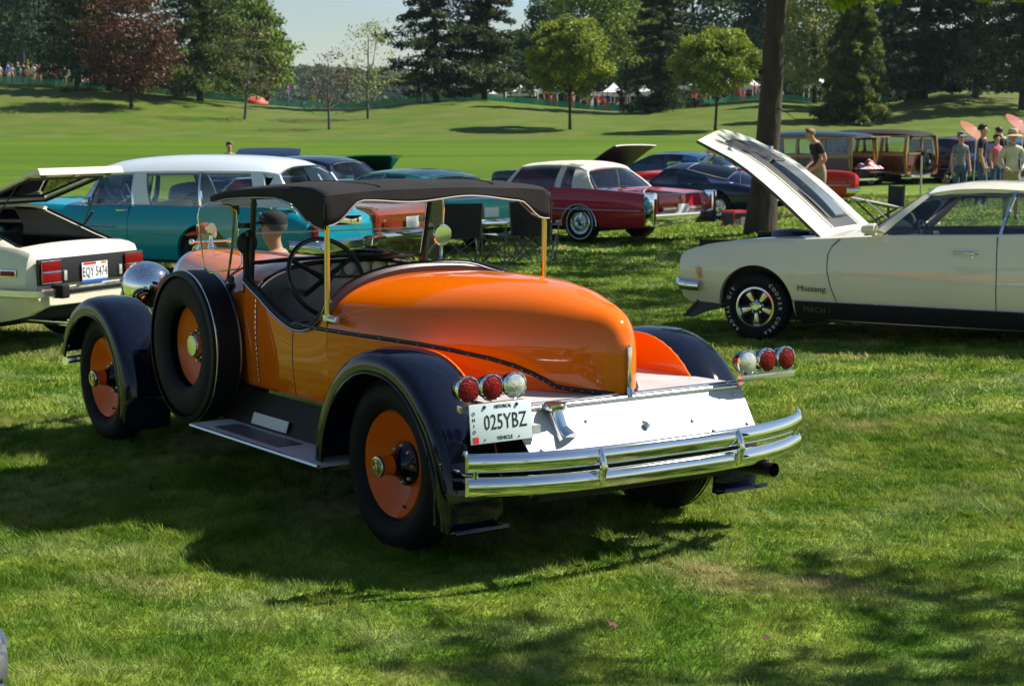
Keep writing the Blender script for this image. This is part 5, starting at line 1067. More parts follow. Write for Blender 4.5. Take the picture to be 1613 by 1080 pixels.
# fence along the crest
fgm=bpy.data.materials.new('green_mesh'); fgm.use_nodes=True; n_=fgm.node_tree.nodes; l_=fgm.node_tree.links; b_=n_['Principled BSDF']; b_.inputs['Base Color'].default_value=(.03,.30,.20,1); b_.inputs['Roughness'].default_value=.5
tr_=n_.new('ShaderNodeBsdfTransparent'); mx_=n_.new('ShaderNodeMixShader'); mx_.inputs[0].default_value=.78; l_.new(tr_.outputs[0],mx_.inputs[1]); l_.new(b_.outputs[0],mx_.inputs[2]); l_.new(mx_.outputs[0],n_['Material Output'].inputs[0])
fe=thing('mesh_fence','low green plastic mesh fence along the top of the bank','fence',(0,133,3.5)); fx=np.arange(-41,30,2.3); prev=None
for i,x in enumerate(fx):
    y=132+1.2*math.sin(x*.4); z=tz(x,y); sag=.25*random.random()
    MB().tube([(x,y-133,z-3.5),(x+random.uniform(-.1,.1),y-133,z-3.5+.60)],.035,6).build('fence_post',mat('fence_green_post',(.03,.10,.06),.5),fe)
    if prev is not None:
        a=prev; q=[[(a[0]+(x-a[0])*k/4,(a[1]+(y-a[1])*k/4)-133,(a[2]+(z-a[2])*k/4)-3.5+h-(sag*math.sin(PI*k/4)*(h>.5))) for k in range(5)] for h in (.02,.3,.56)]
        MB().grid(q).build('mesh_panel',fgm,fe)
    prev=(x,y,z)
# tents
tentw=mat('tent_white',(.78,.78,.77),.6); 
def tent(px,peak,w,Y,label,colm=tentw,base=3.0):
    x=PX(px,Y); base=tz(x,Y)-.05; zt=HZ(peak-6,Y); W=w/2743*Y/2; r=thing('canopy_tent',label,'tent',(x,Y,base),0,None); ze=zt-base-W*.45
    M=MB(); P=[(-W,-W,ze),(W,-W,ze),(W,W,ze),(-W,W,ze)]; ap=(0,0,zt-base)
    for i in range(4):
        a,b=Vector(P[i]),Vector(P[(i+1)%4]); mid=[[a.lerp(Vector(ap),t)-Vector((0,0,.18*W*math.sin(PI*t))),b.lerp(Vector(ap),t)-Vector((0,0,.18*W*math.sin(PI*t)))] for t in (0,.25,.5,.75,1)]; M.grid(mid)
    M.build('canopy',colm,r,sharp=20); 
    for i in range(4): a,b=P[i],P[(i+1)%4]; MB().poly([a,b,(b[0],b[1],b[2]-.35),(a[0],a[1],a[2]-.35)]).build('valance',colm,r)
    for p in P: MB().tube([(p[0]*.98,p[1]*.98,0),(p[0]*.98,p[1]*.98,ze)],.05,6).build('tent_leg',dullchrome,r)
    return r
for a in ((885,131,78,143,'large white tent whose peak stands behind the left maple trunk'),(820,141,46,141,'small white tent left of the left maple'),(965,138,66,145,'white tent between the left maple and the spruce'),(1012,141,48,139,'white tent half hidden by the spruce'),(1098,129,62,143,'white tent left of the right maple trunk'),(1145,127,66,143,'white tent directly behind the right maple trunk'),(1182,133,40,143,'white tent touching the big foreground trunk'),(1502,121,36,128,'white tent alone below the dark conifers at right'),(1290,128,50,143,'white tent seen low between trunk and weeping spruce'),(772,146,40,139,'white tent behind the central pines')):
    tent(*a)
def um_tent(px,py,Y,r,label,m,zb=None):
    x=PX(px,Y); t=thing('dome_tent',label,'tent',(x,Y,zb if zb is not None else tz(x,Y)),0); 
    MB().lathe([(r*math.cos(a),r*.62*math.sin(a)) for a in np.linspace(0,PI/2,8)],(0,0,0),(0,0,1),16).build('dome_cover',m,t,sharp=25); MB().tube([(r*math.cos(a),-.02,r*.64*math.sin(a)) for a in np.linspace(0,PI,12)],.03,5).build('tent_rib',tentw,t)
um_tent(407,170,126,.85,'coral red dome shelter on the bank behind the almost bare tree',mat('coral_cloth',(.65,.10,.07),.6))
for px,c,w in ((421,(.65,.02,.02),'red'),(428,(.7,.72,.72),'white')):
    x=PX(px,127); z=tz(x,127); b=thing('feather_banner','tall narrow %s banner standing behind the coral dome shelter'%w,'banner',(x,127,z)); MB().tube([(0,0,0),(0,0,1.3)],.015,5).build('pole',dullchrome,b); MB().box(-.12,.12,-.01,.01,.35,1.25).build('flag_cloth',mat(w+'_banner',c,.6),b)
x=PX(497,127); b=thing('yellow_sign','small yellow sign leaning by the fence right of the coral shelter','sign',(x,127,tz(x,127))); MB().box(-.14,.14,-.02,.02,.5,.95).build('board',mat('sign_yellow',(.6,.55,.05),.5),b); MB().tube([(0,.02,0),(0,.02,.6)],.02,5).build('post',dullchrome,b)
x=PX(43,140); z=tz(x,140); b=thing('loudspeaker','black loudspeaker on a pole above the crowd at far left','speaker',(x,140,z)); MB().tube([(0,0,0),(0,0,2.1)],.03,6).build('pole',blackplastic,b); MB().box(-.24,.24,-.2,.2,2.0,2.75).build('cabinet',blackplastic,b,bevel=.02)
# ---------------- further cars
def generic(name,label,loc,deg,col,roofcol,hw=.9,H=1.35,rear=-1.3,front=3.6,wb=2.75,hood=None,tail='round',glass=carglass,roof=True,hz_=.92,cat='car',white=0,hoodm=None,lamps=redlens,fin=0):
    c=Car(name,label,loc,deg); k=hw/.9; b=hz_
    c.body([(rear,.46,.80*k,.62,.76*k,b-.13+fin,b-.13),(rear+.07,.36,.87*k,.62,.82*k,b-.05+fin,b-.04),(rear+.4,.30,.89*k,.62,.84*k,b+fin*.7,b+.01),(-.4,.27,.90*k,.62,.84*k,b+.02,b+.04),(.4,.26,.90*k,.62,.84*k,b+.02,b+.04),(1.6,.26,.90*k,.62,.84*k,b,b+.03),(2.2,.27,.895*k,.62,.83*k,b-.02,b+.03),(wb,.3,.89*k,.62,.82*k,b-.04,b+.01),(front-.35,.34,.86*k,.6,.79*k,b-.08,b-.05),(front-.05,.4,.80*k,.6,.74*k,b-.16,b-.15),(front,.45,.74*k,.6,.68*k,b-.22,b-.22)],[(0,.33,.39),(wb,.33,.39)],col,holes=[(.05,1.65,.12)]+([(1.95,front-.25,.2)] if hood else []),crown=3)
    if roof:
        c.greenhouse([(-.35,.58*k,H-.13,H-.07),(0,.62*k,H-.06,H),(.5,.63*k,H-.04,H+.02),(1.0,.62*k,H-.06,H),(1.3,.58*k,H-.11,H-.05)],[('p',1.68,1.76,1.26,1.32),('g',.66,1.68,.60,1.26),('p',.60,.66,.55,.60),('g',.05,.60,.05,.55),('p',-.62,.05,-.34,.05)],roofcol,roofcol,glass,ws=(1.78,1.28,.16,.78*k,.56*k),bl=(-.62,-.32,.14,.76*k,.54*k,glass),trim=(chrome,.010))
    else:
        M=MB(); r=[[( 1.75-.35*t+.12*(1-u*u),u*(.78-.14*t)*k,b+.02+.36*t) for u in np.linspace(-1,1,9)] for t in (0,.5,1)]; w=M.grid(r).build('windshield',carglass,c.root)
        MB().tube([(p[0],p[1],p[2]) for p in ([q[0] for q in r]+r[-1][1:]+[q[-1] for q in r[::-1]][1:])],.018,6).build('windshield_frame',chrome,w)
        c.seats([.9],.38,.5,1.02,m=white if white else interior); c.steer(1.35,.36,.98)
    for s in (1,-1):
        if tail=='round': MB().lathe([(.075,.02),(.078,-.01),(.06,-.03),(0,-.035)],(rear-.0,s*.62*k,b-.22),(1,0,0),16).build('tail_light',lamps,c.root)
        else: MB().box(rear-.02,rear+.02,s*.42*k,s*.74*k,b-.33,b-.18).build('tail_light',lamps,c.root,bevel=.01)
    for nm,x in (('rear_bumper',rear-.06),('front_bumper',front+.05)):
        g=1 if x>0 else -1; pts=[(x-g*.35,.90*k,.48),(x-g*.05,.86*k,.48),(x,.6*k,.48),(x+g*.01,0,.48)]; pts=pts+[(a,-b_,c_) for a,b_,c_ in pts[-2::-1]]
        MB().grid([[(a-g*.03,y*.98,z+.07),(a,y,z+.04),(a,y,z-.04),(a-g*.03,y*.98,z-.07)] for a,y,z in pts]).build(nm,chrome,c.root,sharp=50)
    rect_plate(c.root,(rear-.035,0,.66),(0,-1,0),(0,0,1),.31,.155,None,'',pw)
    c.strip('side_moulding',rear+.2,front-.4,.60,.010,dullchrome,12); c.seam('door_seam',[(.62,b),(.58,.30)]); c.seam('door_seam',[(1.68,b-.02),(1.72,.30)])
    for x in (0,wb): c.wheel(x,.875*k,.33,.19,.19,'cap')
    if roof: c.seats([.95,.15],.36*k,.5,1.0)
    if hood:
        c.hood_panel(1.95,front-.22,.74*k,.68*k,(1.95,b+.03),hood,col,hoodm or mat('hood_underside_dark',(.05,.05,.048),.6)); MB().box(2.1,front-.4,-.3,.3,.5,.8).build('engine',underm,c.root,bevel=.03)
    return c
def at(px,py,z=0):
    s=(200-540)/2743.; th=math.atan(340/2743.); y=(540-py)/2743.; dy=math.cos(th)+y*math.sin(th); dz=-math.sin(th)+y*math.cos(th); t=(z-2.0)/dz; return ((px-806.5)/2743*t,dy*t,z)
def atY(px,Y,z=0): return ((px-806.5)/2743*Y/math.cos(0),Y,z)
mint=paint('mint_paint',(.06,.42,.36)); tealp=paint('teal_paint',(.02,.22,.24)); redp=paint('bright_red_paint',(.50,.015,.012)); bluep=paint('steel_blue_paint',(.01,.06,.16)); greenp=paint('deep_green_paint',(.0,.11,.08)); blackp=paint('gloss_black_paint',(.008,.008,.009)); purp=paint('aubergine_paint',(.06,.015,.035)); silver=paint('silver_paint',(.13,.135,.14),metal=.3); redor=paint('vermilion_paint',(.26,.03,.012))
generic('coupe','navy blue hardtop coupe with chrome framed rear window just beyond the turquoise wagon',(-3.5,34.3,0),150,nav,nav,H=1.42,hz_=.95)
mc=generic('coupe','mint green coupe seen tail on through the gap under the black canvas top',(-1.2,28.6,0),133,mint,mint,H=1.30,hz_=.90,tail='bar',rear=-1.25)
generic('sedan','vermilion and chrome 1950s car seen through the orange roadster windshield',(-2.55,25.6,0),148,redor,MATS['white_vinyl_roof'],H=1.2,hz_=.86,fin=.05,roof=False,white=vroof)
generic('coupe','dark blue coupe beyond the white roofed wagon, its vented hood raised like a wing',(-5.9,39.4,.02),90,nav,nav,hw=1.0,H=1.22,hz_=.93,hood=26)
generic('coupe','deep green car with a raised green hood showing above the navy hardtop',(-4.4,46.2,.02),288,greenp,greenp,H=1.15,hz_=.90,hood=20,hoodm=greenp)
generic('coupe','black car hidden behind the cream roofed coupe with its black hood held up',(.92,44.9,.02),310,blackp,blackp,H=1.0,hz_=.86,hood=33,hoodm=MATS['satin_black'])
generic('coupe','steel blue hardtop behind the navy fastback',(5.0,46.8,.02),140,bluep,bluep,H=1.30,hz_=.93)
generic('convertible','red and white open convertible behind the navy fastback, partly under the raised striped hood',(6.2,41.7,.05),176,redp,redp,roof=False,hz_=.92,white=vroof,hood=None,rear=-1.95,tail='bar')
generic('sedan','aubergine rounded sedan to the right of the station wagons',(14.2,54.5,.1),118,purp,purp,H=1.58,hz_=1.05)
generic('coupe','blue car with its door open behind the tan hatted person',(13.6,46.0,.2),98,bluep,bluep,H=1.48,hz_=1.02)
sc_=generic('sedan','grey sedan of which only a rear corner enters the photo at bottom left',(-2.67,5.19,0),117,silver,silver,H=1.2,hz_=.66)
# ================= wooden station wagons
maplew=mat('maple_framing',(.33,.17,.045),.3,0,.7,var=.25,vscale=6,stretch=(1,1,6)); mahog=mat('mahogany_panel',(.10,.028,.012),.28,0,.7,var=.3,vscale=5)
def woodie(label,loc,deg,open_gate,spare):
    c=Car('wood_bodied_wagon',label,loc,deg,'wood bodied station wagons parked side by side'); Rt=c.root; P=lambda z:.86-.10*max(0,(z-1.1)/.6)**1.0-.05*max(0,(.8-z)/.3)
    c.tab=[(-2,.3,.9,.6,.85,1,1),(4,.3,.9,.6,.85,1,1)]
    posts=[(-1.15,.11),(-.28,.09),(.62,.09),(1.45,.09),(2.0,.10)]
    for s in (1,-1):
        for x,w in posts: MB().prism([(x-w/2,s*P(.5),.5),(x+w/2,s*P(.5),.5),(x+w/2,s*P(1.1),1.1),(x+w/2,s*P(1.62),1.64),(x-w/2,s*P(1.62),1.64),(x-w/2,s*P(1.1),1.1)],(0,-s*.06,0)).build('wood_post',maplew,Rt,bevel=.008)
        for z,h in ((.52,.10),(1.08,.10),(1.62,.07)): MB().prism([(-1.15,s*(P(z)+.003),z-h/2),(2.0,s*(P(z)+.003),z-h/2),(2.0,s*(P(z)+.003),z+h/2),(-1.15,s*(P(z)+.003),z+h/2)],(0,-s*.055,0)).build('wood_rail',maplew,Rt,bevel=.006)
        for (a,wa),(b,wb_) in zip(posts[:-1],posts[1:]):
            MB().prism([(a,s*(P(.8)-.03),.55),(b,s*(P(.8)-.03),.55),(b,s*(P(1.05)-.03),1.06),(a,s*(P(1.05)-.03),1.06)],(0,-s*.02,0)).build('wood_panel',mahog,Rt)
            MB().prism([(a+.05,s*(P(1.13)-.03),1.13),(b-.05,s*(P(1.13)-.03),1.13),(b-.05,s*(P(1.58)-.03),1.58),(a+.05,s*(P(1.58)-.03),1.58)],(0,-s*.006,0)).build('side_window',carglass,Rt)
        # fenders
        rows=[]
        for k in range(17):
            t=PI*k/16; x=.0+.62*math.cos(t); z=.36+.50*math.sin(t); rows.append([(x,s*.80,z+.02),(x,s*.93,z),(x*1.0,s*.985,z-.08),(x,s*.98,max(.3,z-.25))])
        MB().grid(rows).build('rear_fender',blackp,Rt,sharp=60)
        MB().tube([(.55,s*.99,.62),(-.45,s*.99,.62)],.008,6).build('fender_trim',chrome,Rt)
        rows=[]
        for x in np.linspace(2.05,3.75,14):
            t=(x-2.9)/.85; z=.45+.47*math.sqrt(max(0,1-min(1,abs(t))**2.6)); rows.append([(x,s*.60,z+.03),(x,s*.82,z),(x,s*.93,z-.14),(x,s*.93,.42 if abs(x-2.85)>.42 else .36+math.sqrt(max(0,.42**2-(x-2.85)**2)))])
        MB().grid(rows).build('front_fender',blackp,Rt,sharp=60)
    rf=smooth_tab([(-1.28,.60,1.62,1.66),(-1.15,.74,1.67,1.745),(-.5,.785,1.70,1.81),(.6,.79,1.70,1.83),(1.5,.77,1.68,1.80),(2.0,.70,1.64,1.73),(2.15,.6,1.58,1.66)],4)
    MB().grid([[(x,w*u,ze+(zc-ze)*(1-abs(u)**3)) for u in np.linspace(-1,1,17)] for x,w,ze,zc in rf]).grid([[(x,w*u,ze-.05) for u in np.linspace(-1,1,3)] for x,w,ze,zc in rf]).grid([[(x,w,ze),(x,w,ze-.05)] for x,w,ze,zc in rf]).grid([[(x,-w,ze),(x,-w,ze-.05)] for x,w,ze,zc in rf]).build('roof',canvas if spare else blackp,Rt,sharp=50)
    # hood
    rows=[[(x,w*math.cos(t),.62+(zt-.62)*math.sin(t)**.6) for t in np.linspace(0,PI,15)] for x,w,zt in ((2.0,.72,1.12),(2.6,.60,1.10),(3.3,.46,1.05),(3.65,.34,.98),(3.72,.26,.9))]
    MB().grid(rows).poly(rows[-1]).build('hood',blackp,Rt,sharp=50)
    MB().prism([(2.02,-.72,1.12),(2.02,.72,1.12),(2.0,.66,1.60),(2.0,-.66,1.60)],(.01,0,0)).build('windshield',carglass,Rt)
    MB().box(-1.1,2.0,-.78,.78,.42,.50).box(-1.0,3.2,-.5,.5,.25,.45).build('chassis',underm,Rt)
    for x in (0,2.85): c.wheel(x,.93,.36,.19,.19,'plain')
    for x in (1.2,.35): MB().box(x-.08,x+.08,-.65,.65,.55,1.15).build('seat',interior,Rt,bevel=.04)
    c.steer(1.7,.38,1.15)
    for s in (1,-1): MB().prism([(-1.19,s*.86,.5),(-1.19,s*.74,.5),(-1.14,s*.66,1.62),(-1.14,s*.78,1.62)],(.05,0,0)).build('corner_post',maplew,Rt,bevel=.006)
    MB().box(-1.2,-1.13,-.72,.72,1.58,1.66).build('rear_header',maplew,Rt)
    pts=[(-1.1,.92,.42),(-1.42,.86,.42),(-1.47,.4,.42),(-1.48,0,.42)]; pts=pts+[(a,-b,d) for a,b,d in pts[-2::-1]]; MB().grid([[(a+.02,y,z+.06),(a-.02,y,z+.03),(a-.02,y,z-.03),(a+.02,y,z-.06)] for a,y,z in pts]).build('rear_bumper',chrome,Rt)
    if open_gate:
        MB().prism([(-1.2,-.68,1.60),(-1.2,.68,1.60),(-1.72,.66,1.64),(-1.72,-.66,1.64)],(0,0,.03)).build('upper_gate',maplew,Rt,bevel=.006)
        MB().prism([(-1.22,-.70,.62),(-1.22,.70,.62),(-1.75,.70,.60),(-1.75,-.70,.60)],(0,0,.05)).build('lower_gate',blackp,Rt,bevel=.006)
        MB().box(-1.1,.2,-.76,.76,.5,.6).build('cargo_floor',mahog,Rt)
    else:
        for s in (1,-1):
            MB().prism([(-1.19,s*.04,1.14),(-1.19,s*.66,1.14),(-1.16,s*.60,1.54),(-1.16,s*.04,1.54)],(.005,0,0)).build('rear_window',carglass,Rt)
        MB().box(-1.2,-1.15,-.70,.70,1.06,1.13).box(-1.2,-1.15,-.03,.03,1.1,1.6).build('gate_rail',maplew,Rt,bevel=.005)
        MB().box(-1.19,-1.15,-.72,.72,.5,1.08).build('lower_gate',mahog,Rt,bevel=.005)
        MB().box(-1.2,-1.14,-.76,.76,.47,.56).build('gate_rail',maplew,Rt)
        W=MB().lathe(wheel_tire(.36,.17,.18,32),(0,0,0),(-1,0,0),32).build('spare_wheel',blackp,Rt); W.location=(-1.30,-.12,.86); MB().lathe([(.2,.04),(.16,.07),(.08,.06),(.05,.10),(0,.105)],(0,0,0),(-1,0,0),24).build('wheel_cover',blackp,W); MB().lathe([(.05,.10),(.04,.115),(0,.12)],(0,0,0),(-1,0,0),16).build('hub_cap',chrome,W)
    for s in (1,-1): MB().lathe([(.06,0),(.05,-.04),(0,-.05)],(-1.25,s*.72,.72),(1,0,0),14).build('tail_light',redlens,Rt)
    return c
w1=woodie('dark roofed wood bodied wagon with tailgate open over a striped blanket',(9.5,52.6,.05),142,True,False)
w2=woodie('wood bodied wagon with closed rear doors and a black spare wheel on the back',(11.6,53.9,.1),133,False,True)
M1=Matrix.Translation((9.5,52.6,.05))@Matrix.Rotation(R(142),4,'Z')
bl=thing('blanket','crumpled red white and blue striped blanket in the open wagon tailgate','blanket',tuple(M1@Vector((-1.2,0,.66))),R(142))
cols_=[mat('blanket_red',(.45,.03,.06),.8),tentw,mat('blanket_blue',(.03,.05,.25),.8)]
for k in range(12):
    y0=-.62+.1*k; rows=[[(-.35+.7*i/8,y0+.1*j,.06+.22*math.exp(-((y0+.1*j+.25)/.35)**2)*(1+.3*math.sin(i*1.3+k))*math.sin(PI*i/8)**.7) for i in range(9)] for j in (0,.5,1)]
    MB().grid(rows).build('stripe',cols_[2] if k>9 else cols_[k%2],bl)
# ================= people
skin=mat('skin',(.50,.27,.18),.5); skin2=mat('tanned_skin',(.30,.15,.09),.5)
def person_mesh(name,pose,detail=1,female=False,fingers=False):
    bm=bmesh.new(); me=bpy.data.meshes.new(name+'_s'); V=[];E_=[];Rd=[]
    def v(p,r,par=None,r2=None): V.append(p); Rd.append((r,r2 or r)); 
    idx={}
    def node(k,p,r,par=None,r2=None):
        idx[k]=len(V); p=tuple(p) if k[:2] in ('kn','an','to','f','g','ki') or k[0] in 'fgt' or (k[:2]=='kl' or k[:2]=='kr') or k[:2]=='ha' or k[0]=='u' and k[1] in 'lr' else (p[0],p[1],p[2]+DZ); v(p,r,r2=r2); 
        if par: E_.append((idx[par],idx[k]))
    fw=.9 if female else 1; P=pose; DZ=P.get('dz',0)
    node('pel',(0,0,.96),.135*fw+.01,None,.11); node('waist',(0,.0+P.get('lean',0)*.1,1.12),.125*fw,'pel',.095); node('chest',(0,P.get('lean',0)*.25,1.32),.155*fw,'waist',.11); node('uch',(0,P.get('lean',0)*.33,1.44),.13*fw,'chest',.085)
    node('neck',(0,P.get('lean',0)*.40,1.51),.05,'uch'); node('h0',(0,P.get('lean',0)*.45+.022+P.get('hd',0),1.585-.3*P.get('hd',0)),.058,'neck',.066); node('h1',(0,P.get('lean',0)*.48+.01+P.get('hd',0)*1.6,1.67-.4*P.get('hd',0)),.083,'h0',.098); node('h2',(0,P.get('lean',0)*.48+P.get('hd',0)*1.9,1.745-.5*P.get('hd',0)),.070,'h1',.082)
    for s,n in ((1,'l'),(-1,'r')):
        node('sh'+n,(s*.17*fw,P.get('lean',0)*.33,1.43),.062*fw,'uch'); el=P.get('el'+n,(s*.235*fw,-.02,1.15)); wr=P.get('wr'+n,(s*.25*fw,.07,.90)); 
        node('el'+n,el,.046*fw,'sh'+n); node('wr'+n,wr,.030,'el'+n,.036); d=(Vector(wr)-Vector(el)).normalized(); wr=(wr[0],wr[1],wr[2]+DZ); hp_=Vector(wr)+d*.07; node('ha'+n,tuple(hp_),.026,'wr'+n,.042)
        if fingers:
            side=Vector((0,1,0)) if abs(d.y)<.8 else Vector((1,0,0)); side=(side-d*side.dot(d)).normalized()
            for q,(o,L) in enumerate(((-.032,.065),(-.011,.078),(.011,.074),(.030,.060))):
                a=hp_+side*o+d*.015; b_=a+d*L*.55+Vector((-s*.006,0,0)); c_=b_+(d*.8+Vector((-s*.5,0,0))).normalized()*L*.5; node('f%s%d'%(n,q),tuple(a),.0095,'ha'+n); node('g%s%d'%(n,q),tuple(b_),.009,'f%s%d'%(n,q)); node('k%s%d'%(n,q),tuple(c_),.0075,'g%s%d'%(n,q))
            a=Vector(wr)+d*.035+side*.038; node('t'+n,tuple(a),.011,'ha'+n); node('u'+n,tuple(a+side*.02+d*.045),.009,'t'+n)
        node('hip'+n,(s*.095,0,.90),.098,'pel'); kn=P.get('kn'+n,(s*.11,.02,.50)); an=P.get('an'+n,(s*.11,-.01,.09)); node('kn'+n,kn,.062,'hip'+n); node('an'+n,an,.042,'kn'+n); node('to'+n,(an[0]+s*.015,an[1]+.15,.035),.035,'an'+n,.05)
    me.from_pydata(V,E_,[]); o=bpy.data.objects.new('tmp',me); COL.objects.link(o)
    md=o.modifiers.new('s','SKIN'); md.use_smooth_shade=True
    for i,(a,b_) in enumerate(Rd): me.skin_vertices[0].data[i].radius=(a,b_)
    me.skin_vertices[0].data[0].use_root=True
    sb=o.modifiers.new('u','SUBSURF'); sb.levels=detail; sb.render_levels=detail
    dg=bpy.context.evaluated_depsgraph_get(); dg.update(); m2=bpy.data.meshes.new_from_object(o.evaluated_get(dg)); m2.name=name; bpy.data.objects.remove(o)
    for p in m2.polygons: p.use_smooth=True
    return m2,{k:Vector(V[i]) for k,i in idx.items()}
def zone_mats(me,J,shirt_sleeve=.55,short=False):
    # 0 shirt,1 trousers,2 skin,3 shoes
    segs=[]
    for s in 'lr':
        segs+=[(J['sh'+s],J['el'+s],'ua'),(J['el'+s],J['ha'+s],'fa'),(J['hip'+s],J['kn'+s],'th'),(J['kn'+s],J['an'+s],'ca'),(J['an'+s],J['to'+s],'ft')]
        for q in range(4):
            if 'f%s%d'%(s,q) in J: segs.append((J['f%s%d'%(s,q)],J['k%s%d'%(s,q)],'fa'))
    segs+=[(J['pel'],J['waist'],'to'),(J['waist'],J['uch'],'to'),(J['uch'],J['neck'],'nk'),(J['neck'],J['h2'],'hd')]
    for p in me.polygons:
        c=p.center; best=(9,None,0)
        for a,b,k in segs:
            ab=b-a; t=max(0,min(1,(c-a).dot(ab)/ab.length_squared)); d=(c-(a+ab*t)).length
            if d<best[0]: best=(d,k,t)
        k,t=best[1],best[2]
        if k=='ua': i=0 if t<shirt_sleeve else 2
        elif k=='fa': i=2 if shirt_sleeve<.99 else (0 if t<.7 else 2)
        elif k=='th': i=1 if not short or t<.85 else 2
        elif k=='ca': i=2 if short else 1
        elif k=='ft': i=3
        elif k=='to': i=0 if c.z>.98 else 1
        elif k=='nk': i=0 if t<.45 else 2
        else: i=2
        p.material_index=i
def cloth(n,c): return mat('cloth_'+n,c,.85,var=.15,vscale=8)
hairb=mat('dark_hair',(.015,.010,.008),.6); hairg=mat('grey_hair',(.30,.28,.26),.7); mat('ash_hair',(.10,.095,.09),.7); hairy=mat('sandy_hair',(.20,.13,.07),.7); shoe=mat('shoe',(.05,.04,.04),.6)
def hair_mesh(J,m,root,long=0,name='hair'):
    h=(J['h1']+J['h2'])/2; M=MB(); rows=[]
    for i in range(7):
        t=i/6*(2.05+long*.4); rows.append([(h.x+.092*math.sin(t)*math.cos(a),h.y-.012+.108*math.sin(t)*math.sin(a)-(.0),h.z+.005+.095*math.cos(t)+(.095*max(0,math.sin(a)))*sst(.9,1.6,t)) for a in np.linspace(0,2*PI,19)])
    return M.grid(rows).build(name,m,root,sharp=180)
PM={}
def person(label,loc,deg,shirt,pants,hair='dark_hair',pose={},h=1.78,female=False,sleeve=.55,short=False,detail=1,key=None,hat=None,sk=None,group=None,near=False):
    key=key or 'stand'; kk=(key,sleeve,short,female,detail,near)
    if kk not in PM: me,J=person_mesh('person_'+key,pose,detail,female,near); zone_mats(me,J,sleeve,short); PM[kk]=(me,J)
    me,J=PM[kk]; root=thing('person',label,'person',loc,R(deg-90),group); k=h/1.775; root.scale=(k,k,k)
    mm=me if len(me.materials) else None
    if mm is None:
        for z in range(4): me.materials.append(None)
    o=bpy.data.objects.new('body',me); COL.objects.link(o); o.parent=root
    for i,mt in enumerate((shirt,pants,sk or skin,shoe)): o.material_slots[i].link='OBJECT'; o.material_slots[i].material=mt
    if hair: hair_mesh(J,MATS[hair],root,1 if female else 0)
    if near:
        hc=(J['h0']+J['h1'])/2; M=MB().tube([hc+Vector((0,.075,.045)),hc+Vector((0,.112,.005))],[.010,.018],8); M.build('nose',sk or skin,root)
        for s in (1,-1): MB().lathe([(0,-.006),(.018,0),(.024,.01),(0,.012)],hc+Vector((s*.083,.0,.02)),(s,-.2,0),10).build('ear',sk or skin,root); MB().lathe([(.011,0),(.008,.006),(0,.008)],hc+Vector((s*.032,.083,.042)),(0,1,0),8).build('eye',mat('eye_dark',(.02,.015,.012),.2),root)
        MB().box(-.024,.024,.088,.098,hc.z-.040,hc.z-.032).build('mouth',mat('lips',(.25,.08,.06),.5),root)
    if hat:
        hc=J['h2']; kind,m=hat
        if kind=='cap':
            M=MB(); M.grid([[(hc.x+r*math.cos(a)*.95,hc.y-.01+r*math.sin(a)*1.1,hc.z-.03+z) for a in np.linspace(0,2*PI,17)] for r,z in ((.098,0),(.098,.04),(.085,.075),(.05,.098),(.005,.105))]); M.prism([(hc.x-.075,hc.y+.08,hc.z-.025),(hc.x+.075,hc.y+.08,hc.z-.025),(hc.x+.065,hc.y+.20,hc.z-.06),(hc.x-.065,hc.y+.20,hc.z-.06)],(0,0,.018)); M.build('cap',m,root,sharp=50)
        else:
            M=MB().lathe([(.21,-.035),(.15,-.005),(.10,.0),(.098,.06),(.085,.10),(.05,.115),(0,.118)],hc+Vector((0,0,-.03)),(0,0,1),24); M.build('sun_hat',m,root,sharp=60)
            MB().lathe([(.1005,.004),(.1,.03)],hc+Vector((0,0,-.03)),(0,0,1),24).build('hat_band',cloth('tan_band',(.35,.16,.08)),root)
    return root
navyc=cloth('navy',(.008,.010,.022)); blackc=cloth('black',(.012,.013,.016)); jeans=cloth('jeans',(.05,.09,.18)); khaki=cloth('khaki',(.33,.26,.17)); whitec=cloth('white',(.62,.62,.62)); creamc=cloth('cream',(.55,.52,.40)); redc=cloth('red',(.45,.03,.03)); orangec=cloth('orange',(.6,.12,.03)); bluec=cloth('blue',(.02,.09,.40)); greyc=cloth('grey',(.18,.19,.22)); purpc=cloth('purple',(.15,.03,.18)); pinkc=cloth('pink',(.55,.15,.22)); tealc=cloth('teal',(.02,.18,.18)); coral=cloth('coral',(.55,.14,.08))
zr=.2
lp={'ell':(.24,-.03,1.16),'wrl':(.25,.04,.90)}
person('tall dark haired man in a navy T shirt and jeans beside the station wagons',(atY(1543,38.9)[0],38.9,zr),-20,navyc,jeans,'dark_hair',{'knl':(.11,.10,.5),'anl':(.11,.06,.09),'anr':(-.11,-.12,.10),'knr':(-.11,-.02,.5)},1.84,key='walk',detail=2,near=True)
person('woman in a grey cap and grey shirt left of the navy shirted man',(atY(1509,40.2)[0],40.2,zr),-85,greyc,jeans,'dark_hair',{},1.66,female=True,key='w',detail=2,hat=('cap',greyc),near=True)
for s in (1,):
    pass
person('person in a tan sun hat and open cream shirt at the right edge',(atY(1590,33.5)[0],33.5,zr),-88,creamc,khaki,'grey_hair',{'wrl':(.16,.16,1.05),'ell':(.27,.0,1.14),'wrr':(-.16,.16,1.05),'elr':(-.27,0,1.14)},1.72,sleeve=1,key='elb',detail=2,hat=('sun',cloth('tan_hat',(.50,.36,.24))),near=True)
person('sandy haired man in a black printed T shirt looking down behind the raised striped hood',(atY(1290,36)[0],36,.17),200,blackc,khaki,'sandy_hair',{'lean':.35,'hd':.05,'wrl':(.18,.22,.98),'ell':(.24,.02,1.14),'wrr':(-.12,.22,.98),'elr':(-.24,.02,1.14)},1.80,key='look',detail=2,near=True)
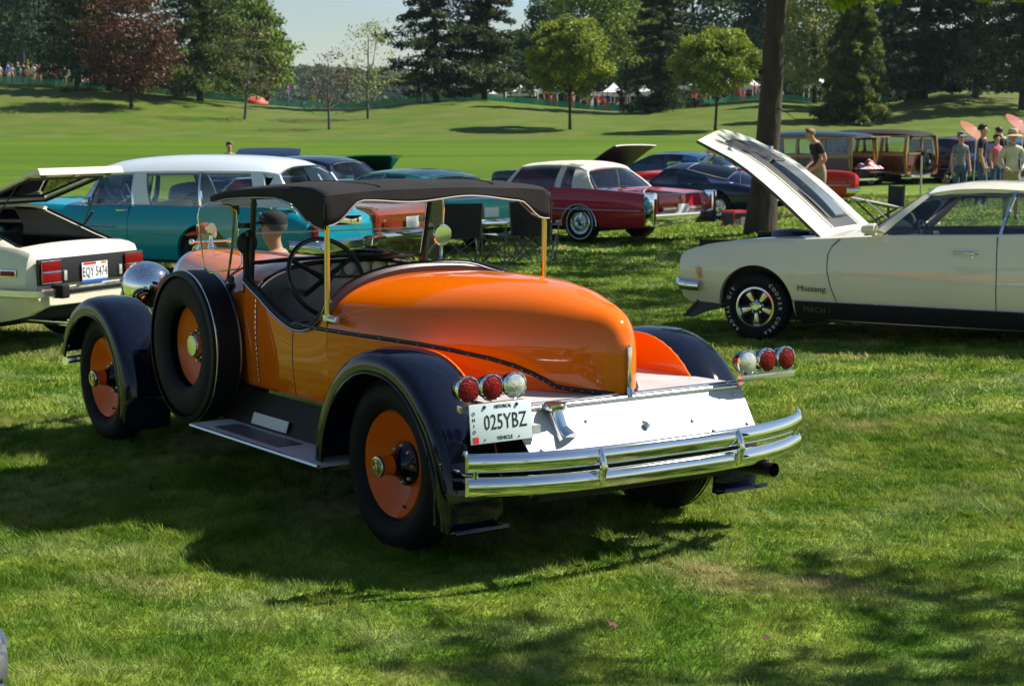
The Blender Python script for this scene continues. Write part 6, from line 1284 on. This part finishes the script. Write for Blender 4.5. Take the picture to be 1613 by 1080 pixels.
person('seated man in a black cap and red shirt seen through the roadster windshield',(-1.80,13.35,0),178,redc,jeans,'ash_hair',{'dz':-.46,'knl':(.13,.42,.50),'anl':(.13,.45,.09),'knr':(-.13,.42,.50),'anr':(-.13,.45,.09),'ell':(.26,.08,1.16),'wrl':(.12,.30,1.02),'elr':(-.26,.08,1.16),'wrr':(-.12,.30,1.02),'hd':.02},1.80,key='sit',detail=2,hat=('cap',blackc),near=True)
person('person with a red cap sitting low by the turquoise wagon rear wheel',(-3.05,17.6,0),150,whitec,khaki,'grey_hair',{'dz':-.78,'knl':(.15,.34,.48),'anl':(.13,.50,.09),'knr':(-.15,.34,.48),'anr':(-.13,.50,.09),'ell':(.27,.10,1.16),'wrl':(.14,.34,1.10),'elr':(-.27,.10,1.16),'wrr':(-.14,.34,1.10),'hd':.03},1.80,key='low',detail=2,hat=('cap',redc),near=True)
person('man whose bare head shows above the raised dark blue hood',(atY(364,41)[0],41,.02),-90,greyc,jeans,'sandy_hair',{},1.62,detail=1)
person('person standing with a blue top behind the navy shirted man',(atY(1565,44)[0],44,.2),-60,pinkc,jeans,'dark_hair',{},1.6,detail=1,female=True,key='w')
person('dark haired person leaning into the blue car near the right edge',(atY(1583,44.5)[0],44.5,.2),150,blackc,jeans,'dark_hair',{'lean':.35,'hd':.05,'wrl':(.18,.22,.98),'ell':(.24,.02,1.14),'wrr':(-.12,.22,.98),'elr':(-.24,.02,1.14)},1.80,key='look',detail=2)
# far crowd
crowd=[(8,whitec,khaki,'by the left edge in white'),(22,bluec,khaki,'in blue next to the left edge'),(107*0+28,creamc,khaki,'in cream left of the loudspeaker'),(37,tealc,jeans,'in teal under the loudspeaker'),(46,blackc,blackc,'all in black beside the loudspeaker pole'),(53,khaki,khaki,'in khaki right of the loudspeaker'),(61,whitec,khaki,'in white near the loudspeaker'),(70,orangec,khaki,'in bright orange'),(66,pinkc,jeans,'in pink beside the orange shirt'),(82,greyc,blackc,'in grey, middle of the crowd'),(94,redc,jeans,'in red, middle of the crowd'),(88,whitec,jeans,'in a white hat'),(109,navyc,khaki,'in a white cap and navy, right end of the standing row'),(116,tealc,blackc,'in teal at the end of the row'),(127,greyc,blackc,'in grey in the pine shadow'),(136,whitec,jeans,'in white in the pine shadow'),(144,pinkc,jeans,'in pink under the pine'),(151,redc,jeans,'in red under the pine'),(159,redc,khaki,'in red left of the copper tree trunk'),(166,pinkc,khaki,'in pink left of the copper tree trunk')]
for i,(px,a,b,t) in enumerate(crowd):
    Y=134.5+(i%3)*1.2+(3 if px>120 else 0); x=PX(px,Y); person('distant spectator '+t,(x,Y,tz(x,133)-.05-(.3 if px>120 else 0)),random.uniform(60,300),a,b,random.choice(['dark_hair','grey_hair','sandy_hair']),{},1.6+.25*random.random(),sleeve=.55,short=(i%2==0),detail=1,group='spectators standing on the bank')
for px,a,b,t,Y in ((457,purpc,jeans,'in purple near the coral shelter',131),(661,blackc,navyc,'in black under the central pine',130),(671,bluec,navyc,'in blue under the central pine',130),(190*0+977,blackc,blackc,'tall dark figure left of the spruce',122),(1003,navyc,blackc,'bending beside the spruce',121)):
    x=PX(px,Y); person('distant spectator '+t,(x,Y,tz(x,Y)),random.uniform(60,300),a,b,'dark_hair',{},1.75,detail=1,group='spectators standing on the bank')
cc_=[whitec,redc,bluec,pinkc,navyc,greyc,coral,tealc,khaki]; i=0
USED={}; desc=['white','red','blue','pink','navy','grey','coral','teal','khaki']
for px in list(range(840,960,9))+list(range(965,1010,10))+list(range(1085,1200,7)):
    Y=138.5+(i*7%9)*.5; x=PX(px+random.uniform(-2,2),Y); where='by tents behind the left maple' if px<960 else ('beside the tents near the spruce' if px<1020 else 'beside the tents behind the right maple')
    k=(i*5)%9; nth=['','capless ','short ','tall ','second ','third ','fourth '][USED.get((k,where),0)]; USED[(k,where)]=USED.get((k,where),0)+1
    person('%sdistant visitor in %s %s'%(nth,desc[k],where),(x,Y,tz(x,Y)-.1),random.uniform(0,360),cc_[k],cc_[(k+4)%9],random.choice(['dark_hair','grey_hair']),{},1.7,detail=1,group='visitors between the tents'); i+=1
# ================= camp chairs, carrier, parasols, frame, pole
fabric=mat('chair_fabric',(.012,.012,.014),.75,bump=.0006,bscale=200); steelg=mat('chair_tube',(.16,.16,.16),.35,.7); greyf=mat('chair_grey_fabric',(.20,.21,.23),.75)
def camp_chair(label,loc,deg):
    r=thing('camp_chair',label,'chair',loc,R(deg),'folding chairs behind the roadster'); W=.28
    for a,b in (((.27,-W,0),(-.27,W,.0)),): pass
    L=[((.27,W,.02),(.27,-W,.44)),((.27,-W,.02),(.27,W,.44)),((-.27,W,.02),(-.27,-W,.44)),((-.27,-W,.02),(-.27,W,.44)),((.27,W,.02),(-.27,W,.40)),((-.27,W,.02),(.27,W,.40)),((.27,-W,.02),(-.27,-W,.40)),((-.27,-W,.02),(.27,-W,.40))]
    for a,b in L: MB().tube([a,b],.011,6).build('leg',steelg,r)
    for s in (1,-1):
        MB().tube([(-.27,s*W,.38),(-.36,s*(W+.03),.92)],.012,6).build('back_post',steelg,r); MB().tube([(.27,s*W,.02),(.27,s*(W+.04),.62)],.011,6).build('arm_post',steelg,r)
        MB().grid([[(.31-.64*k/6,s*(W+.04)+j,.63-.03*math.sin(PI*k/6)+.0) for k in range(7)] for j in (-.04,.04)]).build('armrest',fabric,r)
    MB().grid([[(.27-.54*i/6,-W+2*W*j/6,.44-.06*math.sin(PI*j/6)*math.sin(PI*i/6)) for j in range(7)] for i in range(7)]).build('seat',greyf,r)
    MB().grid([[(-.27-.09*i/6-.05*math.sin(PI*j/6),(-W-.03)+2*(W+.03)*j/6,.42+.50*i/6) for j in range(7)] for i in range(7)]).build('backrest',fabric,r)
    return r
camp_chair('black folding camp chair facing right with its grey seat showing behind the roadster',(-.05,25.5,0),215)
camp_chair('black folding camp chair seen from behind, nearer the roadster mirror',(-.78,25.2,0),98)
camp_chair('black folding camp chair under the seated man in the black cap',(-1.74,13.35,-.02),178)
camp_chair('black folding camp chair beside the mint green coupe, right of the other two',(.33,25.6,0),80)
x,y,_=at(1163,362)
cr=thing('pet_carrier','red framed grey fabric carrier on the grass behind the navy fastback','carrier',(x,y,0),R(30)); MB().prism([(-.28,-.2,0),(.28,-.2,0),(.24,-.16,.34),(-.24,-.16,.34)],(0,.36,0)).build('carrier_body',mat('carrier_grey',(.05,.05,.055),.8),cr,bevel=.03)
for y_ in (-.2,.17):
    MB().tube([(-.29,y_,0.02),(.29,y_,.02),(.25,y_+.02,.36),(-.25,y_+.02,.36)],.022,6,closed=True).build('red_piping',mat('carrier_red',(.5,.01,.02),.5),cr)
for a in (-.25,.25): MB().tube([(a,-.2,.36),(a,.19,.36)],.022,6).build('red_piping',MATS['carrier_red'],cr)
MB().box(-.1,.1,-.21,-.2,.08,.26).build('carrier_window',mat('mesh_grey',(.2,.2,.2),.8),cr)
def parasol(label,px,py,Y,tilt,az,m):
    z=HZ(py,Y); x=PX(px,Y); zb=.2; r=thing('parasol',label,'umbrella',(x,Y,zb),0); M=MB(); Hh=z-zb; rot=Matrix.Rotation(R(az),4,'Z')@Matrix.Rotation(R(tilt),4,'Y'); T=lambda p:Matrix.Translation((0,0,Hh))@rot@Vector(p)
    for k in range(6):
        a0,a1=2*PI*k/6,2*PI*(k+1)/6; M.grid([[T((q*.43*math.cos(a),q*.43*math.sin(a),.07-.10*q*q)) for a in (a0,(a0+a1)/2,a1)] for q in (0,.5,1)])
    M.build('canopy',m,r,sharp=20); MB().tube([(0,0,0),tuple(T((0,0,.1)))],.014,6).build('pole',dullchrome,r)
    for k in range(6): a=2*PI*k/6; MB().tube([T((0,0,.08)),T((.42*math.cos(a),.42*math.sin(a),-.04))],.008,4).build('rib',blackplastic,r)
sal=leafmat('salmon_cloth',(.75,.27,.16),(.75,.27,.16),.6); pnk=leafmat('pink_cloth',(.75,.24,.24),(.75,.24,.24),.6)
parasol('salmon orange tilted parasol behind the navy shirted man',1530,206,44,40,-40,sal); parasol('pink tilted parasol at the right edge above the tan hat',1602,196,42,40,-40,pnk)
x,y,_=at(1449,346,.2); pp=thing('marker_pole','thin pale wooden stake standing behind the white coupe roof','pole',(x,y,.2)); MB().tube([(0,0,0),(0,0,(346-246)/2743*y)],.022,6).build('stake',mat('stake_wood',(.45,.40,.33),.7),pp)
x,y,_=at(1388,352,.2); fc=thing('folding_lounger','black and white folding lounge chair lying half folded beyond the white coupe','chair',(x,y,.2),R(20))
for a,b,m in (((-.5,-.25,.45),(.3,-.25,.30),whitec),((-.5,.25,.48),(.3,.25,.33),whitec),((.3,-.25,0),(.32,-.25,.72),blackplastic),((.3,.25,0),(.32,.25,.72),blackplastic),((-.5,-.25,.45),(.1,-.25,0),dullchrome),((-.5,.25,.48),(.1,.25,0),dullchrome),((-.45,-.25,0),(.3,-.25,.35),blackplastic)): MB().tube([a,b],.022,6).build('frame_tube',m,fc)
MB().grid([[(-.5+.8*i/4,-.25+.5*j/3,.45-.15*i/4-.02) for j in range(4)] for i in range(5)]).build('seat',fabric,fc)
MB().grid([[(.30,-.25+.5*j/3,.32+.38*i/3) for j in range(4)] for i in range(4)]).build('backrest',fabric,fc)
# flag on the convertible, fallen leaves
x,y,_=atY(1112,43.0); fl_=thing('small_flag','tiny stars and stripes flag above the red and white convertible','flag',(x,y,1.25)); MB().tube([(0,0,0),(-.06,0,.32)],.006,5).build('stick',dullchrome,fl_)
for k in range(5): MB().poly([(-.02+.03*k/5,0,.12+.02*k),(.22,.0,.02+.022*k),(.22,0,.04+.022*k),(-.02+.03*k/5,0,.14+.02*k)]).build('flag_stripe',(redc if k%2==0 else whitec),fl_)
lf=MATS.get('fallen_leaf') or mat('fallen_leaf',(.085,.028,.012),.8); lfm=None
LP=[(912,908),(686,985),(965,1000),(1588,830),(1528,772),(1048,905),(1388,750),(1206,1020)]
for i,(px,py) in enumerate(LP):
    x,y,_=at(px,py); M=MB(); pts=[]
    for k in range(10): rr=.034 if k%2==0 else .017; pts.append((rr*math.cos(2*PI*k/10),rr*math.sin(2*PI*k/10),.006*math.sin(k*2)))
    if lfm is None: lfm=M.poly(pts).mesh('fallen_leaf',lf)
    o=inst(lfm,'fallen_leaf',None,(x,y,tz(x,y)+.045),(random.uniform(-.4,.4),random.uniform(-.4,.4),random.random()*6),(random.uniform(.5,.85),)*3); tag(o,'small dry reddish leaf lying on the near grass','leaf','fallen leaves on the near lawn')
# ---------------- haze over the far side of the course
hz_m=bpy.data.materials.new('haze_air'); hz_m.use_nodes=True; n=hz_m.node_tree.nodes; n.remove(n['Principled BSDF']); pv=n.new('ShaderNodeVolumePrincipled'); pv.inputs['Color'].default_value=(.62,.80,1,1); pv.inputs['Density'].default_value=.00010; pv.inputs['Anisotropy'].default_value=.3
hz_m.node_tree.links.new(pv.outputs[0],n['Material Output'].inputs['Volume'])
hb=MB().box(-1500,1500,-80,2700,-3,60).build('haze',hz_m,smooth=False); tag(hb,'thin bluish late summer haze in the air','haze',kind='stuff')
